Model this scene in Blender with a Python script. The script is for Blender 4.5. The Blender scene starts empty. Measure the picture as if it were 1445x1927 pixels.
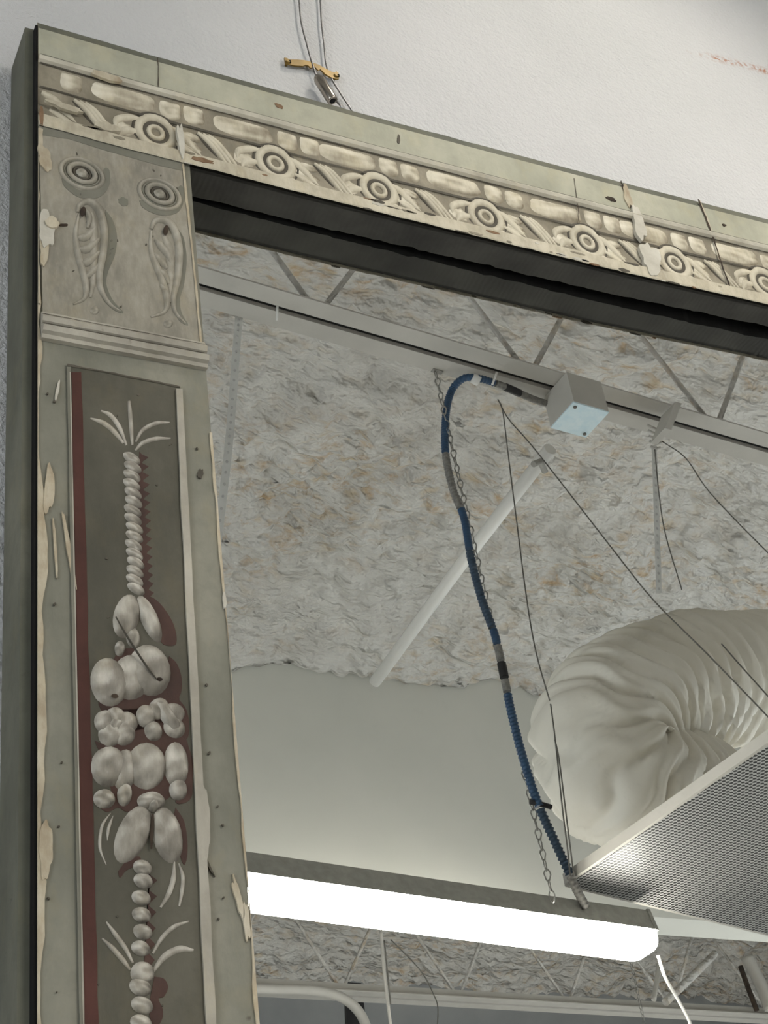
import bpy, bmesh, math, random
from mathutils import Vector, Matrix, noise
random.seed(7)
S = bpy.context.scene
COL = S.collection

# ------------------------------------------------------------------ camera
FPX, IW, IH = 3162.16, 1445, 1927
RC = (Vector((0.90685679, -0.40317041, -0.12273709)),     # right
      Vector((0.15571505, 0.59116957, -0.79137309)),      # down
      Vector((0.39161664, 0.69855005, 0.59888583)))       # forward
CAM = Vector((-0.25435, -0.97710, 1.54975))
cd = bpy.data.cameras.new('camera'); cam = bpy.data.objects.new('camera', cd); COL.objects.link(cam)
cd.sensor_fit = 'VERTICAL'; cd.sensor_height = 36.0; cd.lens = FPX * 36.0 / IH
cd.clip_start = 0.05; cd.clip_end = 60
M = Matrix.Identity(4)
for i in range(3):
    M[i][0] = RC[0][i]; M[i][1] = -RC[1][i]; M[i][2] = -RC[2][i]; M[i][3] = CAM[i]
cam.matrix_world = M
S.camera = cam

# ------------------------------------------------------------------ world, exposure
w = bpy.data.worlds.new('world'); S.world = w; w.use_nodes = True
w.node_tree.nodes['Background'].inputs[0].default_value = (0.8, 0.85, 0.95, 1)
w.node_tree.nodes['Background'].inputs[1].default_value = 0.15
vs = S.view_settings
vs.view_transform = 'Standard'; vs.look = 'None'; vs.gamma = 1.0; vs.use_curve_mapping = False
vs.exposure = 0.75
LAMP_POWER = 35.0
DAYLIGHT = 4.2
# strip lights added out of view for general light (same fixture): centre x, y, z, yaw
ADDED_LAMPS = [(4.2, -4.6, 3.3, 0.0)]
SPOT_W = 47.0

# ------------------------------------------------------------------ coordinates
# x right along the mirror wall, y into that wall, z up, floor at 0
YM = 0.0375            # mirror plane
YW = 0.068             # mirror wall plane
def ray(px, py):
    return RC[0]*(px-IW/2) + RC[1]*(py-IH/2) + RC[2]*FPX
def P(px, py, Y=0.0):
    d = ray(px, py); return CAM + d*((Y-CAM.y)/d.y)
def V(px, py, t):      # place seen in the mirror, t metres beyond the camera along y
    d = ray(px, py); return CAM + d*(t/d.y)
def VZ(px, py, Z):
    d = ray(px, py); return CAM + d*((Z-CAM.z)/d.z)
def mir(p): return Vector((p[0], 2*YM-p[1], p[2]))

# ------------------------------------------------------------------ materials
def lin(c): return tuple(((v/255)/12.92 if v/255 <= .04045 else ((v/255+.055)/1.055)**2.4) for v in c) + (1,)
MATS = {}
class NT:
    def __init__(s, name):
        s.m = bpy.data.materials.new(name); s.m.use_nodes = True
        s.t = s.m.node_tree; s.b = s.t.nodes['Principled BSDF']
        s.tc = s.t.nodes.new('ShaderNodeTexCoord'); s.geo = s.t.nodes.new('ShaderNodeNewGeometry')
        MATS[name] = s.m
    def n(s, kind, **kw):
        x = s.t.nodes.new('ShaderNode'+kind)
        for k, v in kw.items(): setattr(x, k, v)
        return x
    def l(s, a, b): s.t.links.new(a, b)
    def pos(s, scale=(1,1,1), loc=(0,0,0)):
        mp = s.n('Mapping'); mp.inputs['Scale'].default_value = scale; mp.inputs['Location'].default_value = loc
        s.l(s.geo.outputs['Position'], mp.inputs['Vector']); return mp.outputs[0]
    def noise(s, scale, detail=4, rough=.55, vec=None, dist=0):
        x = s.n('TexNoise'); x.inputs['Scale'].default_value = scale; x.inputs['Detail'].default_value = detail
        x.inputs['Roughness'].default_value = rough; x.inputs['Distortion'].default_value = dist
        s.l(vec if vec else s.geo.outputs['Position'], x.inputs['Vector']); return x.outputs['Fac']
    def ramp(s, fac, stops):
        x = s.n('ValToRGB'); e = x.color_ramp.elements
        while len(e) < len(stops): e.new(.5)
        for q, (p, c) in zip(e, stops): q.position = p; q.color = c
        s.l(fac, x.inputs[0]); return x.outputs[0]
    def mix(s, fac, a, b):
        x = s.n('Mix', data_type='RGBA')
        if hasattr(fac, 'is_linked'): s.l(fac, x.inputs[0])
        else: x.inputs[0].default_value = fac
        for v, i in ((a, 6), (b, 7)):
            if hasattr(v, 'is_linked'): s.l(v, x.inputs[i])
            else: x.inputs[i].default_value = v
        return x.outputs[2]
    def math(s, op, a, b=0.0):
        x = s.n('Math', operation=op)
        for v, i in ((a, 0), (b, 1)):
            if hasattr(v, 'is_linked'): s.l(v, x.inputs[i])
            else: x.inputs[i].default_value = v
        return x.outputs[0]
    def bump(s, h, strength=.3, dist=.002):
        x = s.n('Bump'); x.inputs['Strength'].default_value = strength; x.inputs['Distance'].default_value = dist
        s.l(h, x.inputs['Height']); s.l(x.outputs[0], s.b.inputs['Normal']); return x
    def fin(s, col, rough=.8, metal=0.0, spec=.3):
        if hasattr(col, 'is_linked'): s.l(col, s.b.inputs['Base Color'])
        else: s.b.inputs['Base Color'].default_value = col
        s.b.inputs['Roughness'].default_value = rough; s.b.inputs['Metallic'].default_value = metal
        s.b.inputs['Specular IOR Level'].default_value = spec
        return s.m
BW = ((0,0,0,1), (1,1,1,1))
def simple(name, c1, c2=None, scale=12, rough=.8, metal=0.0, spec=.3, bump=0.0, bscale=200, bdist=.001, lo=.35, hi=.65, vecscale=(1,1,1)):
    s = NT(name); c2 = c2 or c1
    f = s.noise(scale, 6, .6, s.pos(vecscale))
    col = s.ramp(f, [(lo, lin(c1)), (hi, lin(c2))])
    if bump: s.bump(s.noise(bscale, 3, .6), bump, bdist)
    return s.fin(col, rough, metal, spec)
def paint(name, base, dark, light, speck=(70,62,52), scale=14, bump=.35, toned=None):
    """old hand-painted wood: brushed tone, grime flecks and pale rubbed spots"""
    s = NT(name)
    f = s.noise(scale, 7, .62, s.pos((1, 1, .45)))
    c = s.ramp(f, [(.30, lin(dark)), (.5, lin(base)), (.72, lin(light))])
    f5 = s.ramp(s.noise(38, 6, .7, s.pos((1,1,1), (7,3,1))), [(.46, BW[0]), (.70, BW[1])])
    c = s.mix(s.math('MULTIPLY', f5, .45), c, lin(dark))
    f6 = s.ramp(s.noise(26, 5, .7, s.pos((1,1,.6), (2,9,5))), [(.52, BW[0]), (.72, BW[1])])
    c = s.mix(s.math('MULTIPLY', f6, .30), c, lin(tuple(int(v*q) for v, q in zip(light, (1.0, .96, .84)))))
    f2 = s.noise(90, 3, .5); k = s.ramp(f2, [(.70, BW[0]), (.78, BW[1])])
    f3 = s.noise(9, 3, .5, s.pos((1,1,1), (3,1,2))); k3 = s.ramp(f3, [(.5, BW[0]), (.68, BW[1])])
    c = s.mix(s.math('MULTIPLY', s.math('MULTIPLY', k, k3), .8), c, lin(speck))
    if toned:      # the painter's own modelling: upper-left light and dark rims held in the colour
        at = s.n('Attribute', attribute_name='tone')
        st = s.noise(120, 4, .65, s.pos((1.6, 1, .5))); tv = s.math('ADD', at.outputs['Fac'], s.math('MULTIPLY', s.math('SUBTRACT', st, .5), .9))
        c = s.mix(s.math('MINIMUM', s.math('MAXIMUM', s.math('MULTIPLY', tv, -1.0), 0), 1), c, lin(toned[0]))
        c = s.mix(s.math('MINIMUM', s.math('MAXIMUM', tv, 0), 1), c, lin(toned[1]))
    f4 = s.noise(170, 4, .7, s.pos((1,1,.25))); 
    s.bump(s.math('ADD', s.math('MULTIPLY', f4, .5), f), bump, .0015)
    return s.fin(c, .75, 0, .25)

paint('frame_grey', (124,122,109), (106,105,93), (140,136,122))
paint('rail_grey', (164,162,144), (144,143,126), (182,178,159))
paint('panel_olive', (82,79,68), (70,68,58), (96,92,80), (54,48,42))
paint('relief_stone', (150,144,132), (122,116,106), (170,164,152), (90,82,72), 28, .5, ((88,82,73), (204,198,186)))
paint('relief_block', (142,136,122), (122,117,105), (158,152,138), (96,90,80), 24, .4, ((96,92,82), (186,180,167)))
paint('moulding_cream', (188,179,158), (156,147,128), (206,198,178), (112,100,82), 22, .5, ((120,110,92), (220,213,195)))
paint('moulding_ground', (132,124,107), (106,100,86), (160,151,132), (74,66,56), 26, .5)
paint('fillet_cream', (190,183,166), (164,157,142), (208,202,186), (120,108,92), 18, .3)
paint('cap_stone', (160,154,141), (138,132,120), (178,172,158), (104,96,84), 18, .3)
paint('side_olive', (98,98,86), (80,80,70), (118,116,102), (60,58,50), 8, .3)
paint('red_band', (70,42,35), (56,34,29), (82,50,43), (58,38,34), 10, .2)
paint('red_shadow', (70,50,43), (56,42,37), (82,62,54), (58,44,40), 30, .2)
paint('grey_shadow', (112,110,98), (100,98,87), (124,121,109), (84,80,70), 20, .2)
paint('dark_line', (78,73,63), (62,57,49), (94,88,77), (50,46,40), 30, .2)
paint('chipped_gesso', (176,165,143), (146,130,106), (196,187,168), (112,92,70), 40, .8)
simple('plaster_white', (178,172,158), (200,195,182), 30, .9, bump=.5, bscale=150)
simple('crack_dark', (72,60,48), (44,36,30), 40, .95)
simple('rust_chip', (110,86,64), (134,108,84), 60, .95)
def soffit_mat():
    s = NT('soffit_black')
    wv = s.n('TexWave', wave_type='BANDS', bands_direction='X'); wv.inputs['Scale'].default_value = 55
    wv.inputs['Distortion'].default_value = 9; wv.inputs['Detail'].default_value = 3; wv.inputs['Detail Scale'].default_value = .6
    s.l(s.pos((1, .6, 1)), wv.inputs['Vector'])
    f = s.noise(18, 5)
    c = s.ramp(f, [(.3, lin((50,48,44))), (.7, lin((70,68,62)))])
    s.bump(s.math('ADD', s.math('MULTIPLY', wv.outputs['Fac'], .25), s.noise(60, 5, .7, s.pos((.4, 1.5, 1)))), .4, .0012)
    return s.fin(c, .75, 0, .25)
soffit_mat()
def wall_mat():
    s = NT('wall_white')
    g = s.noise(2.2, 4, .5); col = s.ramp(g, [(.3, lin((194,193,191))), (.7, lin((208,206,204)))])
    # rust-coloured scuff high on the wall: flecks gathered along one slanting line
    a = P(1283, 92, YW); b = P(1450, 136, YW); d = (b-a); L = d.length; d.normalize(); q = Vector((d.z, 0, -d.x))
    def dot(v):
        x = s.n('VectorMath', operation='DOT_PRODUCT')
        sub = s.n('VectorMath', operation='SUBTRACT'); sub.inputs[1].default_value = a
        s.l(s.geo.outputs['Position'], sub.inputs[0]); s.l(sub.outputs[0], x.inputs[0]); x.inputs[1].default_value = v
        return x.outputs['Value']
    al = dot(d); pe = s.math('ABSOLUTE', dot(q))
    m1 = s.ramp(pe, [(0.002, BW[1]), (.010, BW[0])])
    m2 = s.math('MULTIPLY', s.math('GREATER_THAN', al, 0), s.math('LESS_THAN', al, L))
    fl = s.ramp(s.noise(150, 4, .7), [(.46, BW[0]), (.56, BW[1])])
    fade = s.ramp(s.noise(22, 3, .6), [(.42, BW[0]), (.62, BW[1])])
    k = s.math('MULTIPLY', s.math('MULTIPLY', s.math('MULTIPLY', m1, m2), fl), fade)
    col = s.mix(k, col, lin((160,100,60)))
    dirt = s.ramp(s.noise(130, 3, .5), [(.74, BW[0]), (.80, BW[1])])
    col = s.mix(s.math('MULTIPLY', dirt, .25), col, lin((150,146,140)))
    h = s.math('ADD', s.noise(210, 4, .6), s.math('MULTIPLY', s.noise(70, 4, .6), .8))
    s.bump(h, .9, .0034)
    return s.fin(col, .85, 0, .2)
wall_mat()
def foam_mat():
    s = NT('spray_foam')
    ox = s.noise(2.0, 3, .5); k0 = s.ramp(ox, [(.38, BW[0]), (.62, BW[1])])
    st = s.noise(16, 6, .66, s.pos((.8, 1.3, 1)), .5); k1 = s.ramp(st, [(.52, BW[0]), (.74, BW[1])])
    f = s.noise(6, 5); base = s.ramp(f, [(.3, lin((190,186,178))), (.7, lin((208,205,198)))])
    k = s.math('MULTIPLY', k0, k1)
    hA = s.noise(17, 3, .45, s.pos((.8, 1.6, 1)), .1)
    crease = s.ramp(hA, [(.26, BW[1]), (.46, BW[0])])
    base = s.mix(s.math('MULTIPLY', s.math('MULTIPLY', crease, s.math('ADD', .12, k0)), .6), base, lin((190,166,126)))
    c = s.mix(s.math('MULTIPLY', k, .9), base, lin((178,142,92)))
    dk = s.ramp(s.noise(30, 6, .75, s.pos((1,1,1), (5,5,5))), [(.66, BW[0]), (.76, BW[1])])
    c = s.mix(s.math('MULTIPLY', dk, .25), c, lin((128,104,78)))
    h = s.math('ADD', hA, s.math('MULTIPLY', s.noise(7, 4, .6), 1.2))
    s.bump(h, 1.0, .045)
    return s.fin(c, .95, 0, .1)
foam_mat()
simple('white_steel', (184,180,171), (196,192,183), 5, .55, spec=.4)
simple('grey_steel', (138,136,130), (160,158,150), 20, .5)
simple('far_wall', (140,141,142), (154,155,154), 2, .8)
simple('bulkhead_paint', (206,206,197), (214,213,204), 1.5, .8)
simple('concrete', (186,183,176), (202,199,191), 3, .7)
simple('galvanized', (178,178,174), (206,206,202), 60, .35, 1.0)
simple('box_cover', (214,238,246), (232,248,252), 45, .22, 0, .8)  # bluish white paints in the daylight a galvanized cover would reflect
simple('blue_conduit', (30,62,92), (40,76,108), 30, .45, spec=.45)
simple('dark_conduit', (40,58,76), (54,74,92), 30, .5)
simple('grey_conduit', (108,106,102), (140,137,130), 120, .6)
simple('black_plastic', (26,26,28), (36,36,38), 30, .5)
simple('white_plastic', (226,224,218), None, 8, .5)
simple('wire_dark', (96,94,88), (118,115,108), 60, .6, .2)
simple('chain_steel', (150,148,142), (176,174,168), 60, .4, .8)
simple('cable_steel', (116,114,112), (150,148,146), 400, .35, .85)
simple('gripper_nickel', (150,142,132), (172,164,154), 20, .22, 1.0)
simple('brass', (106,84,36), (128,102,48), 60, .4, .35)
simple('hole_black', (12,11,10), None, 10, .9)
simple('housing_grey', (150,148,140), (166,164,155), 50, .5)
simple('strap_grey', (222,222,217), (230,230,226), 30, .6)
def duct_mat():
    s = NT('duct_wrap'); f = s.noise(4, 5); c = s.ramp(f, [(.3, lin((220,214,198))), (.7, lin((234,229,216)))])
    s.bump(s.noise(9, 4, .5), .25, .01)
    return s.fin(c, .7, 0, .3)
duct_mat()
def lens_mat():
    s = NT('lamp_lens'); s.b.inputs['Base Color'].default_value = (.9,.9,.9,1)
    s.b.inputs['Emission Color'].default_value = (1.0, .965, .90, 1); s.b.inputs['Emission Strength'].default_value = LAMP_POWER
    return s.m
lens_mat()
def pane_mat():
    s = NT('daylight_pane'); s.b.inputs['Base Color'].default_value = (.6,.6,.6,1)
    s.b.inputs['Emission Color'].default_value = (.86, .93, 1.0, 1); s.b.inputs['Emission Strength'].default_value = DAYLIGHT
    return s.m
pane_mat()
def spot_face():
    s = NT('spot_face'); s.b.inputs['Base Color'].default_value = (.9,.9,.9,1)
    s.b.inputs['Emission Color'].default_value = (1, .95, .86, 1); s.b.inputs['Emission Strength'].default_value = 8
spot_face()
def perf_mat(o, e1, e2, pitch=.0095):
    s = NT('perforated_sheet')
    def co(v):
        sub = s.n('VectorMath', operation='SUBTRACT'); sub.inputs[1].default_value = o
        s.l(s.geo.outputs['Position'], sub.inputs[0])
        x = s.n('VectorMath', operation='DOT_PRODUCT'); x.inputs[1].default_value = v; s.l(sub.outputs[0], x.inputs[0])
        fr = s.math('FRACT', s.math('DIVIDE', x.outputs['Value'], pitch))
        return s.math('SUBTRACT', fr, .5)
    a, b = co(e1), co(e2)
    r = s.math('SQRT', s.math('ADD', s.math('MULTIPLY', a, a), s.math('MULTIPLY', b, b)))
    k = s.math('LESS_THAN', r, .40)
    c = s.mix(k, lin((178,178,174)), lin((14,14,14)))
    return s.fin(c, .45, 0, .4)
def mirror_mat():
    s = NT('mirror_silver')
    out = s.t.nodes['Material Output']; s.t.nodes.remove(s.b)
    g = s.n('BsdfGlossy'); g.inputs['Color'].default_value = (.86,.87,.85,1); g.inputs['Roughness'].default_value = .004
    d = s.n('BsdfDiffuse'); d.inputs['Color'].default_value = lin((150,146,138))
    mx = s.n('MixShader')
    # old silvering: a thin film of dust everywhere, foxing flecks low down
    zz = s.n('SeparateXYZ'); s.l(s.geo.outputs['Position'], zz.inputs[0])
    f = s.ramp(s.noise(55, 6, .75), [(.56, BW[0]), (.74, BW[1])])
    low = s.ramp(s.noise(5, 3, .5, s.pos((1,1,1), (1,0,4))), [(.42, BW[0]), (.62, BW[1])])
    k = s.math('ADD', .012, s.math('MULTIPLY', s.math('MULTIPLY', f, low), .10))
    s.l(k, mx.inputs[0]); s.l(g.outputs[0], mx.inputs[1]); s.l(d.outputs[0], mx.inputs[2]); s.l(mx.outputs[0], out.inputs['Surface'])
    return s.m
mirror_mat()

# ------------------------------------------------------------------ mesh builder
class MB:
    def __init__(s): s.v = []; s.f = []; s.sm = []; s.tn = []
    def add(s, vs, fs, smooth=False, tone=None):
        s.tn += list(tone) if tone else [0.0]*len(vs); o = len(s.v); s.v += [Vector(p) for p in vs]; s.f += [tuple(i+o for i in f) for f in fs]; s.sm += [smooth]*len(fs); return s
    def hexa(s, a):   # 8 corners: bottom ring, top ring
        return s.add(a, [(3,2,1,0), (4,5,6,7), (0,1,5,4), (1,2,6,5), (2,3,7,6), (3,0,4,7)])
    def box(s, x0, x1, y0, y1, z0, z1):
        return s.hexa([(x0,y0,z0), (x1,y0,z0), (x1,y1,z0), (x0,y1,z0), (x0,y0,z1), (x1,y0,z1), (x1,y1,z1), (x0,y1,z1)])
    def bar(s, a, b, u, v, hu, hv):   # box along a-b, half sizes along unit u, v
        a, b = Vector(a), Vector(b); r = []
        for p in (a, b): r += [p-u*hu-v*hv, p+u*hu-v*hv, p+u*hu+v*hv, p-u*hu+v*hv]
        return s.hexa(r)
    def tube(s, pts, rad, seg=8, cap=True, smooth=True):
        pts = [Vector(p) for p in pts]; n = len(pts)
        rr = rad if isinstance(rad, (list, tuple)) else [rad]*n
        T = [(pts[min(i+1,n-1)]-pts[max(i-1,0)]).normalized() for i in range(n)]
        u = T[0].orthogonal().normalized(); vs = []; 
        for i in range(n):
            u = (u - T[i]*u.dot(T[i])).normalized(); wv = T[i].cross(u)
            for k in range(seg):
                a = 2*math.pi*k/seg; vs.append(pts[i] + (u*math.cos(a)+wv*math.sin(a))*rr[i])
        fs = [(i*seg+k, i*seg+(k+1)%seg, (i+1)*seg+(k+1)%seg, (i+1)*seg+k) for i in range(n-1) for k in range(seg)]
        s.add(vs, fs, smooth)
        if cap:
            o = len(s.v)-len(vs)
            s.f += [tuple(o+k for k in reversed(range(seg))), tuple(o+(n-1)*seg+k for k in range(seg))]; s.sm += [False, False]
        return s
    def prism(s, poly, off):         # polygon (3-D points) thickened by a vector
        n = len(poly); off = Vector(off); vs = [Vector(p) for p in poly] + [Vector(p)+off for p in poly]
        fs = [tuple(range(n)), tuple(reversed(range(n, 2*n)))] + [(i, i+n, (i+1)%n+n, (i+1)%n) for i in range(n)]
        return s.add(vs, fs)
    def build(s, name, mat, parent=None, seen=False, fix=True):
        me = bpy.data.meshes.new(name)
        vs = [mir(p) for p in s.v] if seen else s.v
        off = wloc(parent)
        if parent is None:
            lo = [min(p[i] for p in vs) for i in range(3)]; hi = [max(p[i] for p in vs) for i in range(3)]
            off = Vector(((lo[0]+hi[0])/2, (lo[1]+hi[1])/2, lo[2]))
        me.from_pydata([p-off for p in vs], [], s.f)
        me.polygons.foreach_set('use_smooth', s.sm)
        if fix:
            bm = bmesh.new(); bm.from_mesh(me); bmesh.ops.recalc_face_normals(bm, faces=bm.faces); bm.to_mesh(me); bm.free()
        me.materials.append(MATS[mat]); me.update()
        if any(s.tn): me.attributes.new('tone', 'FLOAT', 'POINT').data.foreach_set('value', s.tn)
        o = bpy.data.objects.new(name, me); COL.objects.link(o)
        if parent is None: o.location = off; WL[o.name] = off
        else: o.parent = parent; WL[o.name] = off
        return o
WL = {}
def wloc(p): return Vector((0,0,0)) if p is None else WL[p.name]
def tag(o, label=None, cat=None, group=None, kind=None):
    for k, v in (('label', label), ('category', cat), ('group', group), ('kind', kind)):
        if v: o[k] = v
    return o
def empty(name, loc, label, cat, group=None, seen=False):
    o = bpy.data.objects.new(name, None); COL.objects.link(o); o.empty_display_size = .05
    loc = mir(loc) if seen else Vector(loc); o.location = loc; WL[o.name] = loc
    return tag(o, label, cat, group)
def struct(o, label, kind='structure'): o['kind'] = kind; o['label'] = label; return o

def spline(pts, n):
    """Catmull-Rom through points of any dimension, n steps per span"""
    pts = [Vector(p) for p in pts]; out = []
    e = [pts[0]*2-pts[1]] + pts + [pts[-1]*2-pts[-2]]
    for i in range(1, len(e)-2):
        for k in range(n):
            t = k/n; a, b, c, d = e[i-1], e[i], e[i+1], e[i+2]
            out.append((b*2 + (c-a)*t + (a*2-b*5+c*4-d)*t*t + (b*3-a-c*3+d)*t**3)*.5)
    out.append(pts[-1].copy()); return out

# ================================================================== THE ROOM
X0, X1, YB, ZC = -3.6, 6.4, -6.55, 4.86
m = MB(); m.box(X0-.2, X1+.2, YW, YW+.2, 0, ZC+.3); struct(m.build('wall_front', 'wall_white'), 'white stippled wall behind the hanging mirror')
m = MB(); m.box(X0-.2, X1+.2, YB-.2, YB, 0, ZC+.3); struct(m.build('wall_rear', 'far_wall'), 'pale grey far wall seen in the mirror')
m = MB(); m.box(X0-.2, X0, YB, YW, 0, ZC+.3); struct(m.build('wall_left', 'far_wall'), 'pale side wall')
m = MB(); m.box(X1, X1+.2, YB, YW, 0, ZC+.3); struct(m.build('wall_right', 'far_wall'), 'pale side wall')
m = MB(); m.box(X0-.2, X1+.2, YB-.2, YW+.2, -.1, 0); struct(m.build('floor', 'concrete'), 'grey concrete floor')

# daylight windows in the side and rear walls (behind and beside the camera)
def window(n, c, u, wid, hgt, nrm, label):
    c = Vector(c); u = Vector(u); nrm = Vector(nrm); zz = Vector((0,0,1))
    k = MB(); k.bar(c-u*wid/2+nrm*.02, c+u*wid/2+nrm*.02, nrm, zz, .006, hgt/2); pane = k.build('window_%d' % n, 'daylight_pane'); struct(pane, label)
    for a, b, hu, hz in ((-wid/2, wid/2, 0, hgt/2), (-wid/2, wid/2, 0, -hgt/2), (-wid/2, wid/2, 0, 0)):
        k = MB(); k.bar(c+u*a+zz*hz+nrm*.03, c+u*b+zz*hz+nrm*.03, nrm, zz, .03, .04); k.build('window_frame', 'white_steel', pane)
    for a in (-wid/2, -wid/6, wid/6, wid/2):
        k = MB(); k.bar(c+u*a-zz*hgt/2+nrm*.03, c+u*a+zz*hgt/2+nrm*.03, nrm, u, .03, .03); k.build('window_frame', 'white_steel', pane)
window(1, (X1, -2.6, 1.7), (0,1,0), 3.4, 2.2, (-1,0,0), 'wide daylight window in the right wall')
window(2, (X0, -2.5, 1.7), (0,1,0), 2.6, 2.2, (1,0,0), 'wide daylight window in the left wall')

# spray-foam ceiling (in mirror-image coordinates, then reflected)
YH = 3.72                                   # bulkhead seen in the mirror
def foam_z(x, y):
    p = Vector((x, y, 0))
    z = ZC - .05*noise.noise(p*1.6) - .05*noise.noise(Vector((x*3.0, y*4.4, 3.1)))
    z -= .030*noise.noise(Vector((x*7, y*11, 7.7))) + (.040*abs(noise.noise(Vector((x*13+.5*y, y*21, 1.3)))) + .020*noise.noise(Vector((x*24, y*34, 5.2))))*(.5+.9*max(0, min(1, .6+noise.noise(Vector((x*.8, y*.8, 2))))))
    return z
m = MB(); gx, gy = .025, .018
nx = int((X1-X0)/gx); ny = int(6.65/gy)
vs = []
for j in range(ny+1):
    for i in range(nx+1):
        x = X0 + (X1-X0)*i/nx; y = .01 + 6.63*j/ny
        z = foam_z(x, y)
        # the foam turns down in a cove where it meets the bulkhead
        d = YH - y
        if 0 < d < .5: z -= .10*(1-d/.5)**2 * (1+.5*noise.noise(Vector((x*2.5, y*2, 5))))
        vs.append((x, y, z))
fs = [(j*(nx+1)+i, (j+1)*(nx+1)+i, (j+1)*(nx+1)+i+1, j*(nx+1)+i+1) for j in range(ny) for i in range(nx)]
m.add(vs, fs, True)
struct(m.build('ceiling', 'spray_foam', seen=True, fix=False), 'lumpy off-white spray-foam ceiling with ochre streaks')
# flip so that the foam faces down after the reflection
bpy.data.objects['ceiling'].data.flip_normals()

m = MB(); m.box(X0, X1, YH, YH+.14, 3.90, 4.95)
struct(m.build('wall_bulkhead', 'bulkhead_paint', seen=True), 'plain painted bulkhead hanging below the foam ceiling')

# ------------------------------------------------------------------ open-web steel joists
def joist(a, b, Z, label, step=.52, depth=.50):
    a = Vector((a[0], a[1], Z)); b = Vector((b[0], b[1], Z)); d = (b-a).normalized(); n = Vector((-d.y, d.x, 0)); up = Vector((0,0,1))
    r = empty('steel_joist', (a+b)/2, label, 'joist', 'open-web joists under the foam ceiling', seen=True)
    g = .0085; leg = .046; th = .005
    for s in (-1, 1):
        k = MB(); c = n*(s*(g+leg/2))
        k.bar(a+c+up*th/2, b+c+up*th/2, n, up, leg/2, th/2)
        c2 = n*(s*(g+th/2)); k.bar(a+c2+up*(leg/2+th), b+c2+up*(leg/2+th), n, up, th/2, leg/2)
        k.build('bottom_chord_angle', 'white_steel', r, True)
    k = MB(); k.bar(a+up*.016, b+up*.016, n, up, g, .004); k.build('gap_shade', 'hole_black', r, True)  # black strip stands in for the shade between the angles
    k = MB(); k.bar(a+up*depth, b+up*depth, n, up, .05, .02); k.build('top_chord', 'white_steel', r, True)
    L = (b-a).length; q = int(L/step)
    for i in range(q):
        p0 = a+d*(step*i); p1 = a+d*(step*(i+.5)); p2 = a+d*(step*(i+1))
        for u, v_ in ((p0+up*.02, p1+up*depth), (p1+up*depth, p2+up*.02)):
            k = MB(); k.tube([u, v_], .0075, 6); k.build('web_rod', 'spray_foam', r, True)
    return r
jA = VZ(372, 538, 4.2); jB = VZ(1055, 735, 4.2); jd = (jB-jA).normalized()
joist(jA-jd*2.6-Vector((0,0,0)), jB+jd*3.4, 4.2, 'nearer white open-web joist carrying the blue conduit', .58)
kA = VZ(495, 1866, 4.2); kB = VZ(1400, 1916, 4.2); kd = (kB-kA).normalized()
joist(kA-kd*3.0, kB+kd*1.2, 4.2, 'farther white open-web joist beyond the bulkhead', .56)

# pipe that dives into the foam, running away from the mirror
m = MB(); pa = VZ(705, 1284, 4.56); pb = VZ(860, 1080, 4.60); pc = VZ(1035, 845, 4.66)
pb = (pa+pc)/2+Vector((0,0,.01))
m.tube([pa, pb, pc], .021, 10); tag(m.build('ceiling_pipe', 'white_plastic', seen=True), 'white painted pipe emerging from the foam ceiling near the bulkhead', 'pipe')

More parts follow.
